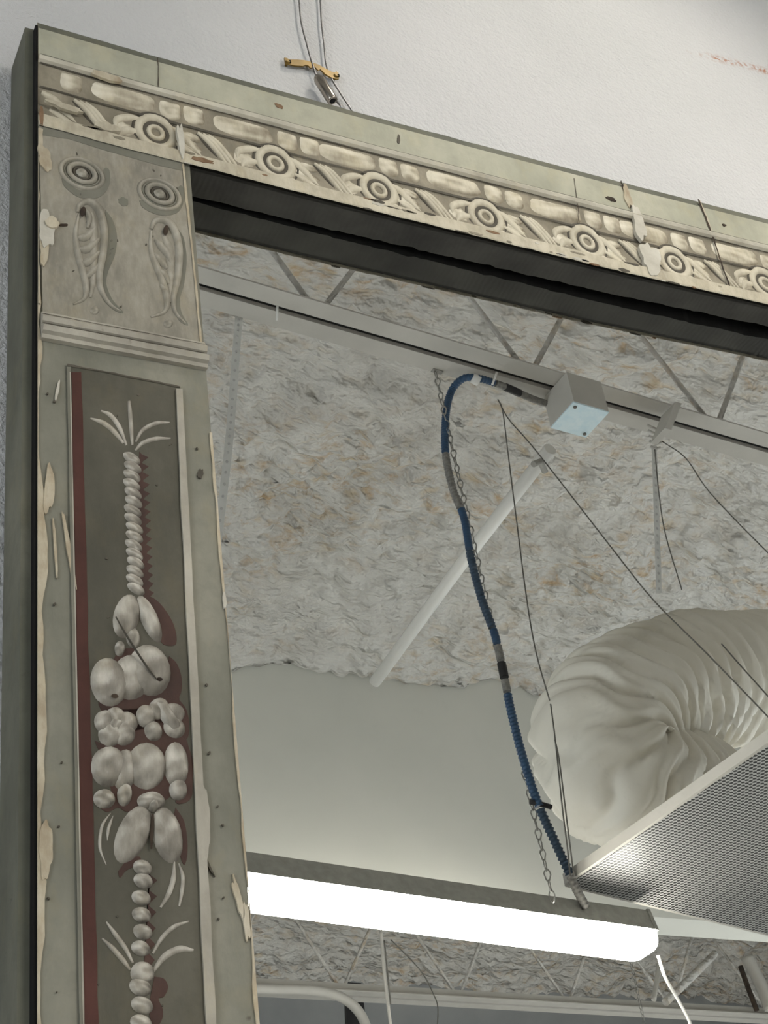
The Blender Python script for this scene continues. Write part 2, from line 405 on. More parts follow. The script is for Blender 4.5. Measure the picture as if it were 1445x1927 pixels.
# ------------------------------------------------------------------ strip lights
def strip_light(c, d, L, label, virtual, hood=False):
    """c = middle of the lens underside, d = unit direction"""
    c = Vector(c); n = Vector((-d.y, d.x, 0)); up = Vector((0,0,1))
    r = empty('strip_light', c, label, 'light', 'strip lights hung from the ceiling', seen=virtual)
    def sect(pts, name, mat, l0, l1, smooth):
        k = MB(); N = len(pts); vs = []
        for s_ in (l0, l1):
            for (y, z) in pts: vs.append(c + d*s_ + n*y + up*z)
        fs = [(i, (i+1)%N, N+(i+1)%N, N+i) for i in range(N)]
        k.add(vs, fs, smooth); k.add(vs[:N], [tuple(range(N))]); k.add(vs[N:], [tuple(range(N))])
        return k.build(name, mat, r, virtual)
    lens = []
    hw, hh = .046, .040
    for i in range(25):
        a = math.pi + math.pi*i/24
        ca, sa = math.cos(a), math.sin(a)
        lens.append((hw*math.copysign(abs(ca)**.55, ca), hh*(1-abs(sa)**.6)))
    # rounded ends: three shrinking rings
    k = MB(); N = len(lens); stations = [(-L/2, .55), (-L/2+.006, .82), (-L/2+.016, .96), (-L/2+.03, 1), (L/2-.03, 1), (L/2-.016, .96), (L/2-.006, .82), (L/2, .55)]
    vs = []
    for s_, q in stations:
        for (y, z) in lens: vs.append(c + d*s_ + n*(y*q) + up*(hh-(hh-z)*q))
    fs = [(j*N+i, j*N+(i+1)%N, (j+1)*N+(i+1)%N, (j+1)*N+i) for j in range(len(stations)-1) for i in range(N)]
    fs += [tuple(range(N)), tuple(range((len(stations)-1)*N, len(stations)*N))]
    k.add(vs, fs, True); k.build('lens', 'lamp_lens', r, virtual)
    sect([(-.046, hh), (.046, hh), (.034, hh+.046), (-.034, hh+.046)], 'housing', 'housing_grey', -L/2+.012, L/2-.012, False)
    if hood: sect([(-.0505, hh+.002), (.0505, hh+.002), (.0505, hh+.006), (-.0505, hh+.006)], 'hood', 'housing_grey', -L/2, L/2, False)
    for s_ in (-1, 1):
        e = s_*(L/2-.012)
        sect([(-.048, hh-.002), (.048, hh-.002), (.036, hh+.048), (-.036, hh+.048)], 'end_cap', 'housing_grey', e-.004, e+.004, False)
    for s_ in (-.36*L, .275*L):
        k = MB(); q = c + d*s_ + up*(hh+.046)
        k.tube(spline([q-d*.022, q-d*.012+up*.014, q+d*.012+up*.014, q+d*.022], 4), .002, 6); k.build('hanging_loop', 'galvanized', r, virtual)
    return r, c, d
lR = VZ(1226, 1803, 2.79); lL = VZ(476, 1706, 2.79); ld = (lR-lL).normalized(); LL = 1.22
lampc = lR - ld*(LL/2)
strip_light(lampc, ld, LL, 'glowing white strip light reflected low in the mirror', True)
hc0 = V(880, 1752, 4.3)  # added lamp, hidden from view, that brightens the lower bulkhead
hl, _, _ = strip_light(hc0, ld, 1.22, 'unseen hooded strip light added to brighten the bulkhead', True, True)
for s_ in (-.4, .4):
    q = hc0 + ld*s_ + Vector((0,0,.075)); k = MB(); k.tube(spline([q, q+Vector((0,.12,.10)), Vector((q.x, YH+.01, 3.93))], 5), .009, 8); k.build('bracket_arm', 'housing_grey', hl, True)
# gallery spotlight on a short stem from the ceiling, aimed at the top rail
SPOT = Vector((.98, -1.02, 4.28)); AIM = Vector((.72, YW, 2.90))
sp = empty('spotlight', SPOT, 'small white spotlight on a stem above the mirror', 'spotlight')
sd = (AIM-SPOT).normalized()
k = MB(); k.tube([SPOT-sd*.16, SPOT-sd*.15, SPOT-sd*.02, SPOT+sd*.02], [.03, .045, .05, .05], 20, cap=False); k.build('can', 'white_steel', sp)
k = MB(); k.tube([SPOT-sd*.01, SPOT-sd*.005], .044, 20); k.build('bulb_face', 'spot_face', sp)
k = MB(); k.tube([SPOT-sd*.12, SPOT-sd*.12+Vector((0,0,.10)), Vector((SPOT.x-sd.x*.12, SPOT.y-sd.y*.12, ZC+.03))], .008, 8); k.build('stem', 'white_steel', sp)
sl = bpy.data.lights.new('spot_beam', 'SPOT'); sl.energy = SPOT_W; sl.color = (1.0, .95, .86); sl.spot_size = math.radians(46); sl.spot_blend = 1.0; sl.shadow_soft_size = .03
so = bpy.data.objects.new('spot_beam', sl); COL.objects.link(so); so.parent = sp; so.location = sd*.03
so.rotation_mode = 'QUATERNION'; so.rotation_quaternion = (-sd).to_track_quat('Z', 'Y')
for i, (x, y, z, a) in enumerate(ADDED_LAMPS):
    strip_light((x, y, z), Vector((math.cos(a), math.sin(a), 0)), 1.22, ['unseen strip light added at the right side for general light'][i], False)

# ------------------------------------------------------------------ jack chains
def link_mesh():
    k = MB(); pts = []
    for i in range(12):
        a = 2*math.pi*i/12; pts.append(Vector((.0062*math.sin(a)*(1.15 if math.cos(a) < 0 else .8), 0, .0125*math.cos(a))))
    seg = 5; vs = []
    for i in range(12):
        t = (pts[(i+1)%12]-pts[i-1]).normalized(); u = Vector((0,1,0)); w_ = t.cross(u)
        for q in range(seg):
            b = 2*math.pi*q/seg; vs.append(pts[i]+(u*math.cos(b)+w_*math.sin(b))*.0016)
    fs = [(i*seg+q, i*seg+(q+1)%seg, ((i+1)%12)*seg+(q+1)%seg, ((i+1)%12)*seg+q) for i in range(12) for q in range(seg)]
    me = bpy.data.meshes.new('chain_link'); me.from_pydata(vs, [], fs); me.materials.append(MATS['chain_steel'])
    me.polygons.foreach_set('use_smooth', [True]*len(fs)); return me
LINK = link_mesh()
def chain(a, b, label):            # real coordinates
    a, b = Vector(a), Vector(b); r = empty('jack_chain', b, label, 'chain', 'jack chains of the strip lights')
    d = (b-a); L = d.length; d.normalize(); n = int(L/.0215); q = d.to_track_quat('Z', 'X')
    for i in range(n):
        o = bpy.data.objects.new('chain_link', LINK); COL.objects.link(o); o.parent = r
        o.location = a + d*(L*(i+.5)/n) - WL[r.name]
        o.rotation_mode = 'QUATERNION'; o.rotation_quaternion = q @ Matrix.Rotation((i%2)*1.45+.25+.2*math.sin(i*1.3), 3, 'Z').to_quaternion()
    return r
ctop = V(819, 700, 2.55); cbot = lampc + ld*(.275*LL) + Vector((0,0,.118))
cb2 = V(1041, 1697, 2.57)
chain(mir(ctop), mir(cb2), 'steel jack chain hanging beside the blue conduit')
for x, y, z, a in ADDED_LAMPS:
    for s_, w_ in ((-.44, 'left'), (.335, 'right')): chain((x+s_, y, ZC-.02), (x+s_, y, z+.116), w_+' jack chain of the added strip light at the right of the room')

# ------------------------------------------------------------------ flexible conduit
root = empty('flexible_conduit', V(1103, 1706, 2.57), 'blue and grey flexible conduit running from junction box to strip light', 'conduit', seen=True)
cp = [(1047,766,2.66), (1000,750,2.64), (950,728,2.62), (905,713,2.60), (873,712,2.585), (850,735,2.57), (839,780,2.56), (838,850,2.555), (852,920,2.55),
      (873,975,2.55), (886,1050,2.55), (907,1130,2.55), (931,1195,2.55), (948,1270,2.55), (963,1345,2.55), (985,1430,2.55), (1012,1512,2.55), (1042,1580,2.56), (1066,1632,2.57), (1085,1675,2.58), (1104,1708,2.59)]
def uz(px, py, Z): d = ray(px, py); return (Z-CAM.z)/d.z*d.y
cp = [(a, b, min(t, uz(a, b, 4.178))) for a, b, t in cp]
path = spline(cp, 14)
segs = [('sleeve', 'grey_conduit', 0, 34, 0), ('tape_band', 'black_plastic', 20, 29, 0), ('conduit_run', 'blue_conduit', 34, 99, .0007), ('metal_sleeve', 'grey_conduit', 99, 122, .0009), ('conduit_run', 'blue_conduit', 122, 138, .0003),
        ('conduit_run', 'dark_conduit', 138, 166, .0009), ('conduit_run', 'blue_conduit', 166, 172, .0004), ('sleeve', 'grey_conduit', 172, 178, 0), ('tape_band', 'black_plastic', 178, 184, 0), ('sleeve', 'grey_conduit', 184, 189, 0),
        ('conduit_run', 'blue_conduit', 189, 226, .0011), ('conduit_run', 'dark_conduit', 226, 257, .0014), ('metal_sleeve', 'grey_conduit', 257, 281, .0005)]
for nm, mt, i0, i1, amp in segs:
    q = [V(*p) for p in path[i0:i1]]; fine = spline(q, 4); base = .0088 if nm != 'tape_band' else .0098
    L = 0; rr = []
    for i, p in enumerate(fine):
        if i: L += (p-fine[i-1]).length
        rr.append(base + amp*math.sin(L*2*math.pi/.0085))
    k = MB(); k.tube(fine, rr, 8); k.build(nm, mt, root, True)
k = MB(); q = V(1012, 1513, 2.55); k.tube([q+Vector((-.016,0,.003)), q+Vector((.012,0,0)), q+Vector((.030,0,-.004))], .0055, 6); k.build('cable_tie', 'black_plastic', root, True)
k = MB(); q = VZ(895, 714, 4.176); k.tube([q+Vector((-.009,0,.004)), q+Vector((.009,0,-.004))], .013, 8); k.build('clamp', 'white_plastic', root, True)

# junction box under the chord
bn = Vector((-jd.y, jd.x, 0)); up = Vector((0,0,1))
bc = VZ(1091, 791, 4.10)
jb = empty('junction_box', bc, 'white junction box with a bright blank cover under the joist', 'junction box', seen=True)
k = MB(); k.bar(bc+up*.004, bc+up*.098, jd, bn, .051, .051); k.build('body', 'white_steel', jb, True)
cv = k = MB(); k.bar(bc, bc+up*.004, jd, bn, .052, .050); cov = k.build('cover', 'box_cover', jb, True)
for sx, sy in ((-1, -1), (1, 1)):
    k = MB(); q = bc+jd*(.040*sx)+bn*(.038*sy); k.tube([q-up*.003, q+up*.002], .0045, 8); k.build('screw', 'wire_dark', cov, True)
k = MB(); q = VZ(1047, 766, 4.176); k.tube([q-jd*.012, q+jd*.014], .014, 10); k.build('connector', 'wire_dark', jb, True)

# ------------------------------------------------------------------ perforated diffuser, its duct and wires
c0 = VZ(1068, 1666, 2.91); c1 = VZ(1445, 1404, 2.91); c2 = VZ(1445, 1766, 2.91)
e1 = (c1-c0).normalized(); e2 = Vector((e1.y, -e1.x, 0)) if (c2-c0).dot(Vector((e1.y, -e1.x, 0))) > 0 else Vector((-e1.y, e1.x, 0))
e2 = ((c2-c0).normalized()*.8 + e2*.2).normalized()
perf_mat(mir(c0), Vector((e1.x, -e1.y, 0)), Vector((e2.x, -e2.y, 0)))
DS = .80
df = empty('air_diffuser', c0, 'perforated metal air diffuser panel hanging by wires', 'diffuser', seen=True)
k = MB(); k.prism([c0, c0+e1*DS, c0+(e1+e2)*DS, c0+e2*DS], (0,0,.003)); k.build('perforated_face', 'perforated_sheet', df, True)
def rim(a, b, inn):
    k = MB(); k.bar(a+up*.012+inn*.010, b+up*.012+inn*.010, (b-a).normalized().cross(up), up, .006, .011); return k
for a, b, inn in ((c0, c0+e1*DS, e2), (c0+e2*DS, c0+(e1+e2)*DS, -e2), (c0, c0+e2*DS, e1), (c0+e1*DS, c0+(e1+e2)*DS, -e1)):
    rim(a-inn*.012, b-inn*.012, inn).build('rim', 'white_steel', df, True)
k = MB(); mid = c0+(e1+e2)*(DS/2)
k.hexa([c0+e1*.03+e2*.03+up*.036, c0+e1*(DS-.03)+e2*.03+up*.036, c0+(e1+e2)*(DS-.03)+up*.036, c0+e1*.03+e2*(DS-.03)+up*.036] + [mid+(-e1-e2)*.2+up*.10, mid+(e1-e2)*.2+up*.10, mid+(e1+e2)*.2+up*.10, mid+(e2-e1)*.2+up*.10])
k.build('back_pan', 'white_steel', df, True)
for s_ in (.33, .7):
    k = MB(); q = c0+e1*(DS*s_)-e2*.003+up*.016; k.tube([q-e2*.004, q+e2*.002], .006, 8); k.build('screw', 'white_plastic', df, True)

# flexible duct: a swept tube with folds that gather at the inside of the bend
dp = [(1760,1240,3.06,.175), (1580,1262,2.98,.175), (1420,1278,2.90,.176), (1290,1288,2.84,.178), (1190,1322,2.80,.178), (1140,1385,2.78,.178), (1150,1445,2.78,.174), (1215,1482,2.80,.166), (1310,1505,2.84,.155), (1400,1550,2.86,.14)]
pp = spline([(V(a,b,t).x, V(a,b,t).y, V(a,b,t).z, 0) for a,b,t,r in dp], 22) if False else None
pts3 = spline([V(a,b,t) for a,b,t,r in dp], 24); rads = spline([(r, 0) for *_, r in dp], 24)
k = MB(); n = len(pts3); SEG = 72; vs = []
T = [(pts3[min(i+1,n-1)]-pts3[max(i-1,0)]).normalized() for i in range(n)]
bend_c = V(1265, 1425, 2.80)
S_ = [0]
for i in range(1, n): S_.append(S_[-1]+(pts3[i]-pts3[i-1]).length)
for i in range(n):
    u = (Vector((0,1,0)) - T[i]*T[i].y).normalized(); w_ = T[i].cross(u)
    for j in range(SEG):
        a = 2*math.pi*j/SEG; dr = u*math.cos(a)+w_*math.sin(a)
        inner = max(0, dr.dot((bend_c-pts3[i]).normalized()))
        ph = S_[i] + .03*math.sin(a+1.0) + .006*math.sin(a*3+S_[i]*5) + .03*noise.noise(dr*1.7+Vector((0,0,S_[i]*2)))
        near = math.exp(-(max(0, (pts3[i]-bend_c).length-.16)/.22)**2)
        f1 = abs(math.sin(ph*math.pi/.058 + 1.3*noise.noise(dr*1.1+Vector((3,1,ph*3)))))**.5
        f2 = abs(math.sin(ph*math.pi/.027 + 1.2*noise.noise(dr*2+Vector((9,4,ph*3)))))
        amp = .012 + .040*near*(.50+.50*inner)
        wob = .014*noise.noise(pts3[i]*5+dr*1.2)
        R_ = rads[i][0] + wob - amp*(1-f1) - .35*amp*(1-f2)
        vs.append(pts3[i] + dr*R_)
fs = [(i*SEG+j, i*SEG+(j+1)%SEG, (i+1)*SEG+(j+1)%SEG, (i+1)*SEG+j) for i in range(n-1) for j in range(SEG)]
k.add(vs, fs, True)
tag(k.build('flexible_duct', 'duct_wrap', seen=True), 'large wrinkled white flexible duct bending down to the diffuser', 'duct')

def wire(pts, name, label, cat, mat='wire_dark', r=.0016, group=None, n=6):
    k = MB(); k.tube(spline([V(*p) for p in pts], n), r, 6)
    return tag(k.build(name, mat, seen=True), label, cat, group)
G = 'suspension wires in the reflection'
wire([(937,752,2.56), (946,775,2.56), (958,870,2.6), (972,980,2.56), (990,1120,2.53), (1008,1225,2.51), (1034,1318,2.5)], 'hanger_wire', 'thin wire dropping from beside the conduit bend to the diffuser corner', 'wire', group=G)
wire([(937,752,2.56), (958,790,2.54), (1010,850,2.5), (1150,1030,2.35), (1230,1130,2.28), (1330,1230,2.2), (1480,1385,2.1)], 'hanger_wire', 'long diagonal wire crossing in front of the duct', 'wire', group=G)
wire([(1245,830,2.56), (1290,862,2.54), (1330,920,2.56), (1390,985,2.5), (1480,1075,2.45)], 'hanger_wire', 'wire slanting right from the joist clamp', 'wire', group=G)
wire([(1232,845,2.56), (1240,930,2.58), (1252,1005,2.62), (1283,1110,2.6)], 'hanger_wire', 'wire dropping from the joist clamp to the duct top', 'wire', group=G)
wire([(1358,1212,2.5), (1400,1260,2.4), (1490,1360,2.3)], 'hanger_wire', 'short wire hooked on the duct seam at right', 'wire', group=G)
wire([(1036,1325,2.5), (1045,1395,2.5), (1058,1520,2.52), (1068,1600,2.54), (1073,1650,2.55)], 'hanger_wire', 'left one of the two wires on the diffuser corner', 'wire', group=G)
wire([(1044,1392,2.5), (1052,1430,2.5), (1066,1540,2.52), (1080,1650,2.55)], 'hanger_wire', 'right one of the two wires on the diffuser corner', 'wire', group=G)

def strap(pts, wpx, name, label, t_holes=True):
    P3 = [V(*p) for p in pts]; k = MB(); vs = []
    r = empty(name, P3[-1], label, 'strap', 'perforated hanger straps', seen=True)
    side = Vector((.9, -.35, 0)).normalized()
    wd = wpx*3.7/FPX/2
    fine = spline(P3, 8)
    for p in fine: vs += [p-side*wd, p+side*wd]
    off = Vector((.35,.9,0))*.0012
    N = len(vs); vs += [v_+off for v_ in vs[:N]]
    fs = []
    for i in range(len(fine)-1):
        a = 2*i; fs += [(a, a+1, a+3, a+2), (N+a, N+a+2, N+a+3, N+a+1), (a, a+2, N+a+2, N+a), (a+1, N+a+1, N+a+3, a+3)]
    k.add(vs, fs); k.build('band', 'strap_grey', r, True)
    n_ = int((P3[-1]-P3[0]).length/.024)
    for i in range(n_):
        f = (i+.5)/n_*(len(fine)-1); j = int(f); p = fine[j].lerp(fine[j+1], f-j) - off*1.1
        k = MB(); nrm = off.normalized()
        k.prism([p + side*(.0030*math.cos(b*math.pi/3)) + Vector((0,0,.0042*math.sin(b*math.pi/3))) for b in range(6)], -nrm*.0006)
        k.build('hole', 'wall_white', r, True)
    return r
strap([(452,572,2.52), (446,640,2.52), (437,760,2.52), (428,860,2.5), (410,1010,2.48), (396,1100,2.46)], 15, 'hanger_strap', 'pale perforated strap hanging beside the left edge of the glass')
strap([(1231,838,2.66), (1234,930,2.66), (1237,1020,2.66), (1240,1116,2.66)], 12, 'hanger_strap', 'pale perforated strap hanging between joist clamp and duct')

# clamp on the chord with wrapped wire
cl = empty('beam_clamp', V(1235,815,2.64), 'crumpled white beam clamp wrapped with wire on the joist', 'clamp', seen=True)
q = VZ(1248, 795, 4.16)
k = MB(); k.bar(q+Vector((-.02,0,-.05)), q+Vector((.02,-.02,.03)), jd, bn, .010, .03); k.build('jaw', 'white_steel', cl, True)
for i in range(5):
    a = V(1218+i*1.5, 800+i*10, 2.56); b = V(1250-i*2, 806+i*9, 2.56)
    k = MB(); k.tube([a, (a+b)/2+Vector((0,0,-.008)), b], .0035, 6); k.build('wire_wrap', 'white_steel', cl, True)
# plastic ties around the chord
def tie(px, py, dx, dy, t, label):
    k = MB(); k.tube([VZ(px, py, 4.192), VZ(px+dx, py+dy, 4.165)], .0028, 6); tag(k.build('cable_tie', 'white_plastic', seen=True), label, 'cable tie', 'white ties on the joist')
tie(935, 700, -9, 24, 2.60, 'white cable tie on the joist where the conduit bends')
tie(522, 575, -1, 28, 2.50, 'white cable tie on the joist near the left strap')
# little bracket at chain top and an old bolt in the foam
k = MB(); q = V(822, 697, 2.55); k.bar(q-jd*.014, q+jd*.014, bn, up, .006, .005); tag(k.build('chain_bracket', 'grey_steel', seen=True), 'small steel clip that holds the top of the jack chain', 'clip')
k = MB(); q = VZ(1017, 868, 4.60); k.tube([q-jd*.03+Vector((0,0,-.02)), q, q+Vector((.03,.03,-.01))], .010, 7); tag(k.build('pipe_clip', 'grey_steel', seen=True), 'rough grey clip at the upper end of the ceiling pipe', 'clip')

# ------------------------------------------------------------------ far bay, under the bulkhead
def far(pts, r, name, label, cat, mat='white_steel', n=8, seg=8, group=None):
    k = MB(); k.tube(spline([V(*p) for p in pts], n), r, seg); return tag(k.build(name, mat, seen=True), label, cat, group)
far([(420,1858,6.0), (500,1861,6.0), (590,1864,6.0), (640,1876,6.0), (672,1900,6.0), (690,1935,6.0), (705,2000,6.0)], .021, 'conduit_elbow', 'white conduit curving downwards in the far bay', 'conduit')
k = MB(); a, b, c_, d_ = [V(x, y, 6.4) for x, y in ((650,1848), (680,1850), (700,2010), (655,2010))]
k.prism([a, b, c_, d_], (0,.02,0)); tag(k.build('black_strap', 'black_plastic', seen=True), 'black vertical strip hanging behind the curved conduit', 'strap')
far([(716,1750,5.4), (724,1840,5.4), (736,1940,5.4), (742,2000,5.4)], .0065, 'hanger_rod', 'pale vertical rod hanging in the far bay', 'rod')
far([(723,1770,5.38), (731,1850,5.38), (735,1890,5.38)], .003, 'far_wire', 'dark cable alongside the pale rod', 'wire', 'wire_dark')
far([(735,1768,5.6), (790,1825,5.6), (815,1870,5.6), (824,1900,5.6), (820,1960,5.6)], .0025, 'far_wire', 'thin dark cable looping down in the far bay', 'wire', 'wire_dark')
far([(1238,1798,2.67), (1252,1840,2.68), (1275,1880,2.7), (1300,1930,2.72), (1310,1990,2.74)], .0034, 'power_cord', 'thin white cord dropping from the end of the strip light', 'cord', 'white_plastic')
far([(1393,1818,6.1), (1408,1860,6.1), (1424,1902,6.1)], .012, 'far_wire', 'dark rod leaning at the far right', 'rod', 'crack_dark')
far([(1405,1800,6.15), (1430,1850,6.15), (1450,1900,6.15)], .03, 'far_post', 'pale brace beside the dark rod', 'brace')
far([(1345,1795,6.0), (1310,1830,5.95), (1252,1886,5.9)], .018, 'far_brace', 'diagonal brace crusted with foam in the far bay', 'brace', 'spray_foam')
far([(1240,1815,6.0), (1235,1850,6.0), (1230,1882,6.0)], .012, 'far_brace', 'short upright brace in the far bay', 'brace')

# ================================================================== THE MIRROR
FT, FB, FX = 2.925, 1.20, 1.32           # top, bottom, width of the frame
mr = empty('wall_mirror', (FX/2, 0, FB), 'large mirror in an old painted frame with garland and scroll moulding', 'mirror')
def interp(tab, x):
    if x <= tab[0][0]: i = 0
    elif x >= tab[-1][0]: i = len(tab)-2
    else: i = max(j for j in range(len(tab)-1) if tab[j][0] <= x)
    (a, p), (b, q) = tab[i], tab[i+1]; t = (x-a)/(b-a); t = max(0, min(1.15, t)) ; return p+(q-p)*t
TOP = [(P(*p).x, P(*p).z) for p in ((72.6,36), (286,97.5), (500,157), (700,212.5), (900,266), (1172,338), (1445,407.5))]
LIP = [(P(*p, -.003).x, P(*p, -.003).z) for p in ((73,233), (236,278), (400,318.5), (650,383), (900,444), (1172,511), (1445,572))]
def RL(x, s, y=0.0): return Vector((x, y, interp(TOP, x)*(1-s) + interp(LIP, x)*s))

# silvered glass
k = MB(); k.box(.120, FX-.12, YM, YM+.005, FB+.12, 2.795); k.build('glass', 'mirror_silver', mr)
# deep box behind the painted face
bf = MB()
bf.box(-.0085, .118, .010, .062, FB, 2.9215)
bf.build('stile_box', 'side_olive', mr)
k = MB(); k.box(FX-.118, FX+.0085, .010, .062, FB, 2.9215); k.build('stile_box', 'side_olive', mr)
k = MB(); k.box(.1181, FX-.1181, .046, .062, FB, 2.9); k.build('backing_board', 'side_olive', mr)
k = MB(); k.box(-.0006, .0018, .0016, .0110, FB, 2.918); k.build('shadow_joint', 'hole_black', mr)

# top rail
prof = [(0.0, .004), (.085, 0), (.345, 0), (.352, -.0022), (.372, -.0040), (.392, -.0022), (.400, .0015), (.42, .0018), (.60, .0024), (.64, .0030), (.75, .0036), (.86, .0024), (.892, .0010), (.900, -.0030), (.99, -.0032), (1.0, -.0025)]
NXR = 180
def rail_strip(name, mat, s0, s1, parent, x0=.002, x1=FX, extra=0.0):
    q = [p for p in prof if s0 <= p[0] <= s1]; k = MB(); vs = []; N = len(q)
    for i in range(NXR+1):
        x = x0+(x1-x0)*i/NXR
        for s, y in q:
            j = 0
            if s == 1.0: j = .006*noise.noise(Vector((x*60, 0, 0)))+.004*noise.noise(Vector((x*190, 2, 0)))
            if s == 0.0: j = .005*noise.noise(Vector((x*40, 5, 0)))
            vs.append(RL(x, s+j, y))
    fs = [(i*N+j, (i+1)*N+j, (i+1)*N+j+1, i*N+j+1) for i in range(NXR) for j in range(N-1)]
    k.add(vs, fs, False)
    return k.build(name, mat, parent, fix=False)
k = MB(); vs = []; core = []
rail = None
for i in range(NXR+1):
    x = .002+(FX-.002)*i/NXR
    yb = .0345-.0065*min(1, max(0, x-.14)/.7) + .0016*noise.noise(Vector((x*45, 0, 9))) + (.002*noise.noise(Vector((x*160, 0, 4))) if x > .2 else 0)
    vs += [RL(x, 0, .0045), RL(x, .3, .0045), RL(x, .998, .0045), RL(x, .998, .001), RL(x, .998, yb), RL(x, .86, yb+.0005), RL(x, .86, .045), RL(x, 0, .060)]
N = 8
k.add(vs, [(i*N+j, i*N+(j+1)%N, (i+1)*N+(j+1)%N, (i+1)*N+j) for i in range(NXR) for j in range(N)])
k.add(vs[:N], [tuple(range(N))]); k.add(vs[-N:], [tuple(range(N))])
rail = k.build('top_rail', 'soffit_black', mr)
rail.data.materials.append(MATS['hole_black'])  # recess faces are blackened to deepen the shade in the gap
for i_, p_ in enumerate(rail.data.polygons):
    if i_ < NXR*N and i_ % N in (4, 5): p_.material_index = 1
rail['label'] = 'dark painted underside and core of the top rail'
def rowpart(nm, mat, a, b): return rail_strip(nm, mat, a, b, rail)
rowpart('rail_chamfer', 'side_olive', 0, .085); rowpart('rail_band', 'rail_grey', .085, .345); rowpart('rail_fillet', 'fillet_cream', .345, .40)
rowpart('rail_ground', 'moulding_ground', .40, .892); rowpart('rail_lip', 'moulding_cream', .892, 1.0)
# end grain of the rail at the left corner
k = MB(); vs = [RL(.002, s, y) for s, y in prof]; vs += [RL(.002, 1, .0046), RL(.002, 0, .0046)]
k.add(vs, [tuple(range(len(vs)))]); k.build('rail_end', 'chipped_gesso', rail)

RS = .55
def dome(fn, cu, cv, au, av, ang, h, rings=5, seg=18, lobe=None, y0=.001, noise_amp=0.0, seed=0):
    """low relief dome; fn maps (u,v) to a point on the face"""
    vs = []; tn = []; k = MB(); ca, sa = math.cos(ang), math.sin(ang)
    for r in range(rings+1):
        q = r/rings
        for j in range(seg):
            a = 2*math.pi*j/seg; l = lobe(a) if lobe else 1
            x, y = au*q*l*math.cos(a), av*q*l*math.sin(a)
            hh = RS*h*math.sqrt(max(0, 1-q*q))
            if noise_amp: hh *= 1+noise_amp*noise.noise(Vector((x/au*1.6+seed, y/av*1.6, seed*3.1)))
            p = fn(cu+x*ca-y*sa, cv+x*sa+y*ca); vs.append(p+Vector((0, y0-hh, 0)))
            gx_, gy_ = math.cos(a+ang)*q, math.sin(a+ang)*q
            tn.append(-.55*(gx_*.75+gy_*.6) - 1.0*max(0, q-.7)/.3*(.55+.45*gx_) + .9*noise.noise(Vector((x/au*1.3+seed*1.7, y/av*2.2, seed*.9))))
    fs = [((r)*seg+j, (r+1)*seg+j, (r+1)*seg+(j+1)%seg, r*seg+(j+1)%seg) for r in range(rings) for j in range(seg)]
    k.add(vs, fs, True, tn); return k
def stroke(fn, pts, wd, h, n=6, y0=.0005, taper=(0.25, 0.25), k=None):
    path = spline([Vector((p[0], p[1], 0)) for p in pts], n); N = len(path); k = k or MB(); vs = []; tn = []
    sec = ((-1, 0), (-.75, .66), (0, 1), (.75, .66), (1, 0))
    for i, p in enumerate(path):
        t = (path[min(i+1, N-1)]-path[max(i-1, 0)]).normalized(); nn = Vector((-t.y, t.x, 0)); f = i/(N-1)
        q = taper[0] + (1-taper[0])*min(1, f/.3) if f < .3 else (taper[1] + (1-taper[1])*min(1, (1-f)/.35) if f > .65 else 1)
        q = max(q, .02)
        for a, b in sec:
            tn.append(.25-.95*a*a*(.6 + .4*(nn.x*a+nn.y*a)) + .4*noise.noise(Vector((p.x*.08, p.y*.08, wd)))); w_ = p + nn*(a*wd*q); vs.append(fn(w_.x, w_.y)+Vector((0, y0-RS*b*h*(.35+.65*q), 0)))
    fs = [(i*5+j, i*5+j+1, (i+1)*5+j+1, (i+1)*5+j) for i in range(N-1) for j in range(4)]
    k.add(vs, fs, True, tn); k.add(vs[:5], [(0,1,2,3,4)]); k.add(vs[-5:], [(4,3,2,1,0)])
    return k
def patch(fn, pts, name, mat, parent, smooth=True, n=5, y0=-.0003, th=.0004):
    path = spline([Vector((p[0], p[1], 0)) for p in list(pts)+[pts[0]]], n)[:-1] if smooth else [Vector((p[0], p[1], 0)) for p in pts]
    k = MB(); pol = [fn(p.x, p.y)+Vector((0, y0, 0)) for p in path]
    k.prism(pol, (0, th, 0)); return k.build(name, mat, parent)
def FP(x, y): return P(x, y, 0.0)
def ring_u(fn, c, r, wd, h, seg=28, y0=.0004, squash=1.0, k=None):
    k = k or MB(); vs = []; tn = []
    for i in range(seg):
        a = 2*math.pi*i/seg; 
        for b, hh in ((-1, 0), (-.6, .75), (0, 1), (.6, .75), (1, 0)):
            tn.append(.25-.8*b*b+.2*b*(-math.cos(a)-math.sin(a))); q = r+b*wd; p = fn(c[0]+q*math.cos(a), c[1]+q*squash*math.sin(a)); vs.append(p+Vector((0, y0-RS*hh*h, 0)))
    fs = [(i*5+j, ((i+1)%seg)*5+j, ((i+1)%seg)*5+j+1, i*5+j+1) for i in range(seg) for j in range(4)]
    return k.add(vs, fs, True, tn)

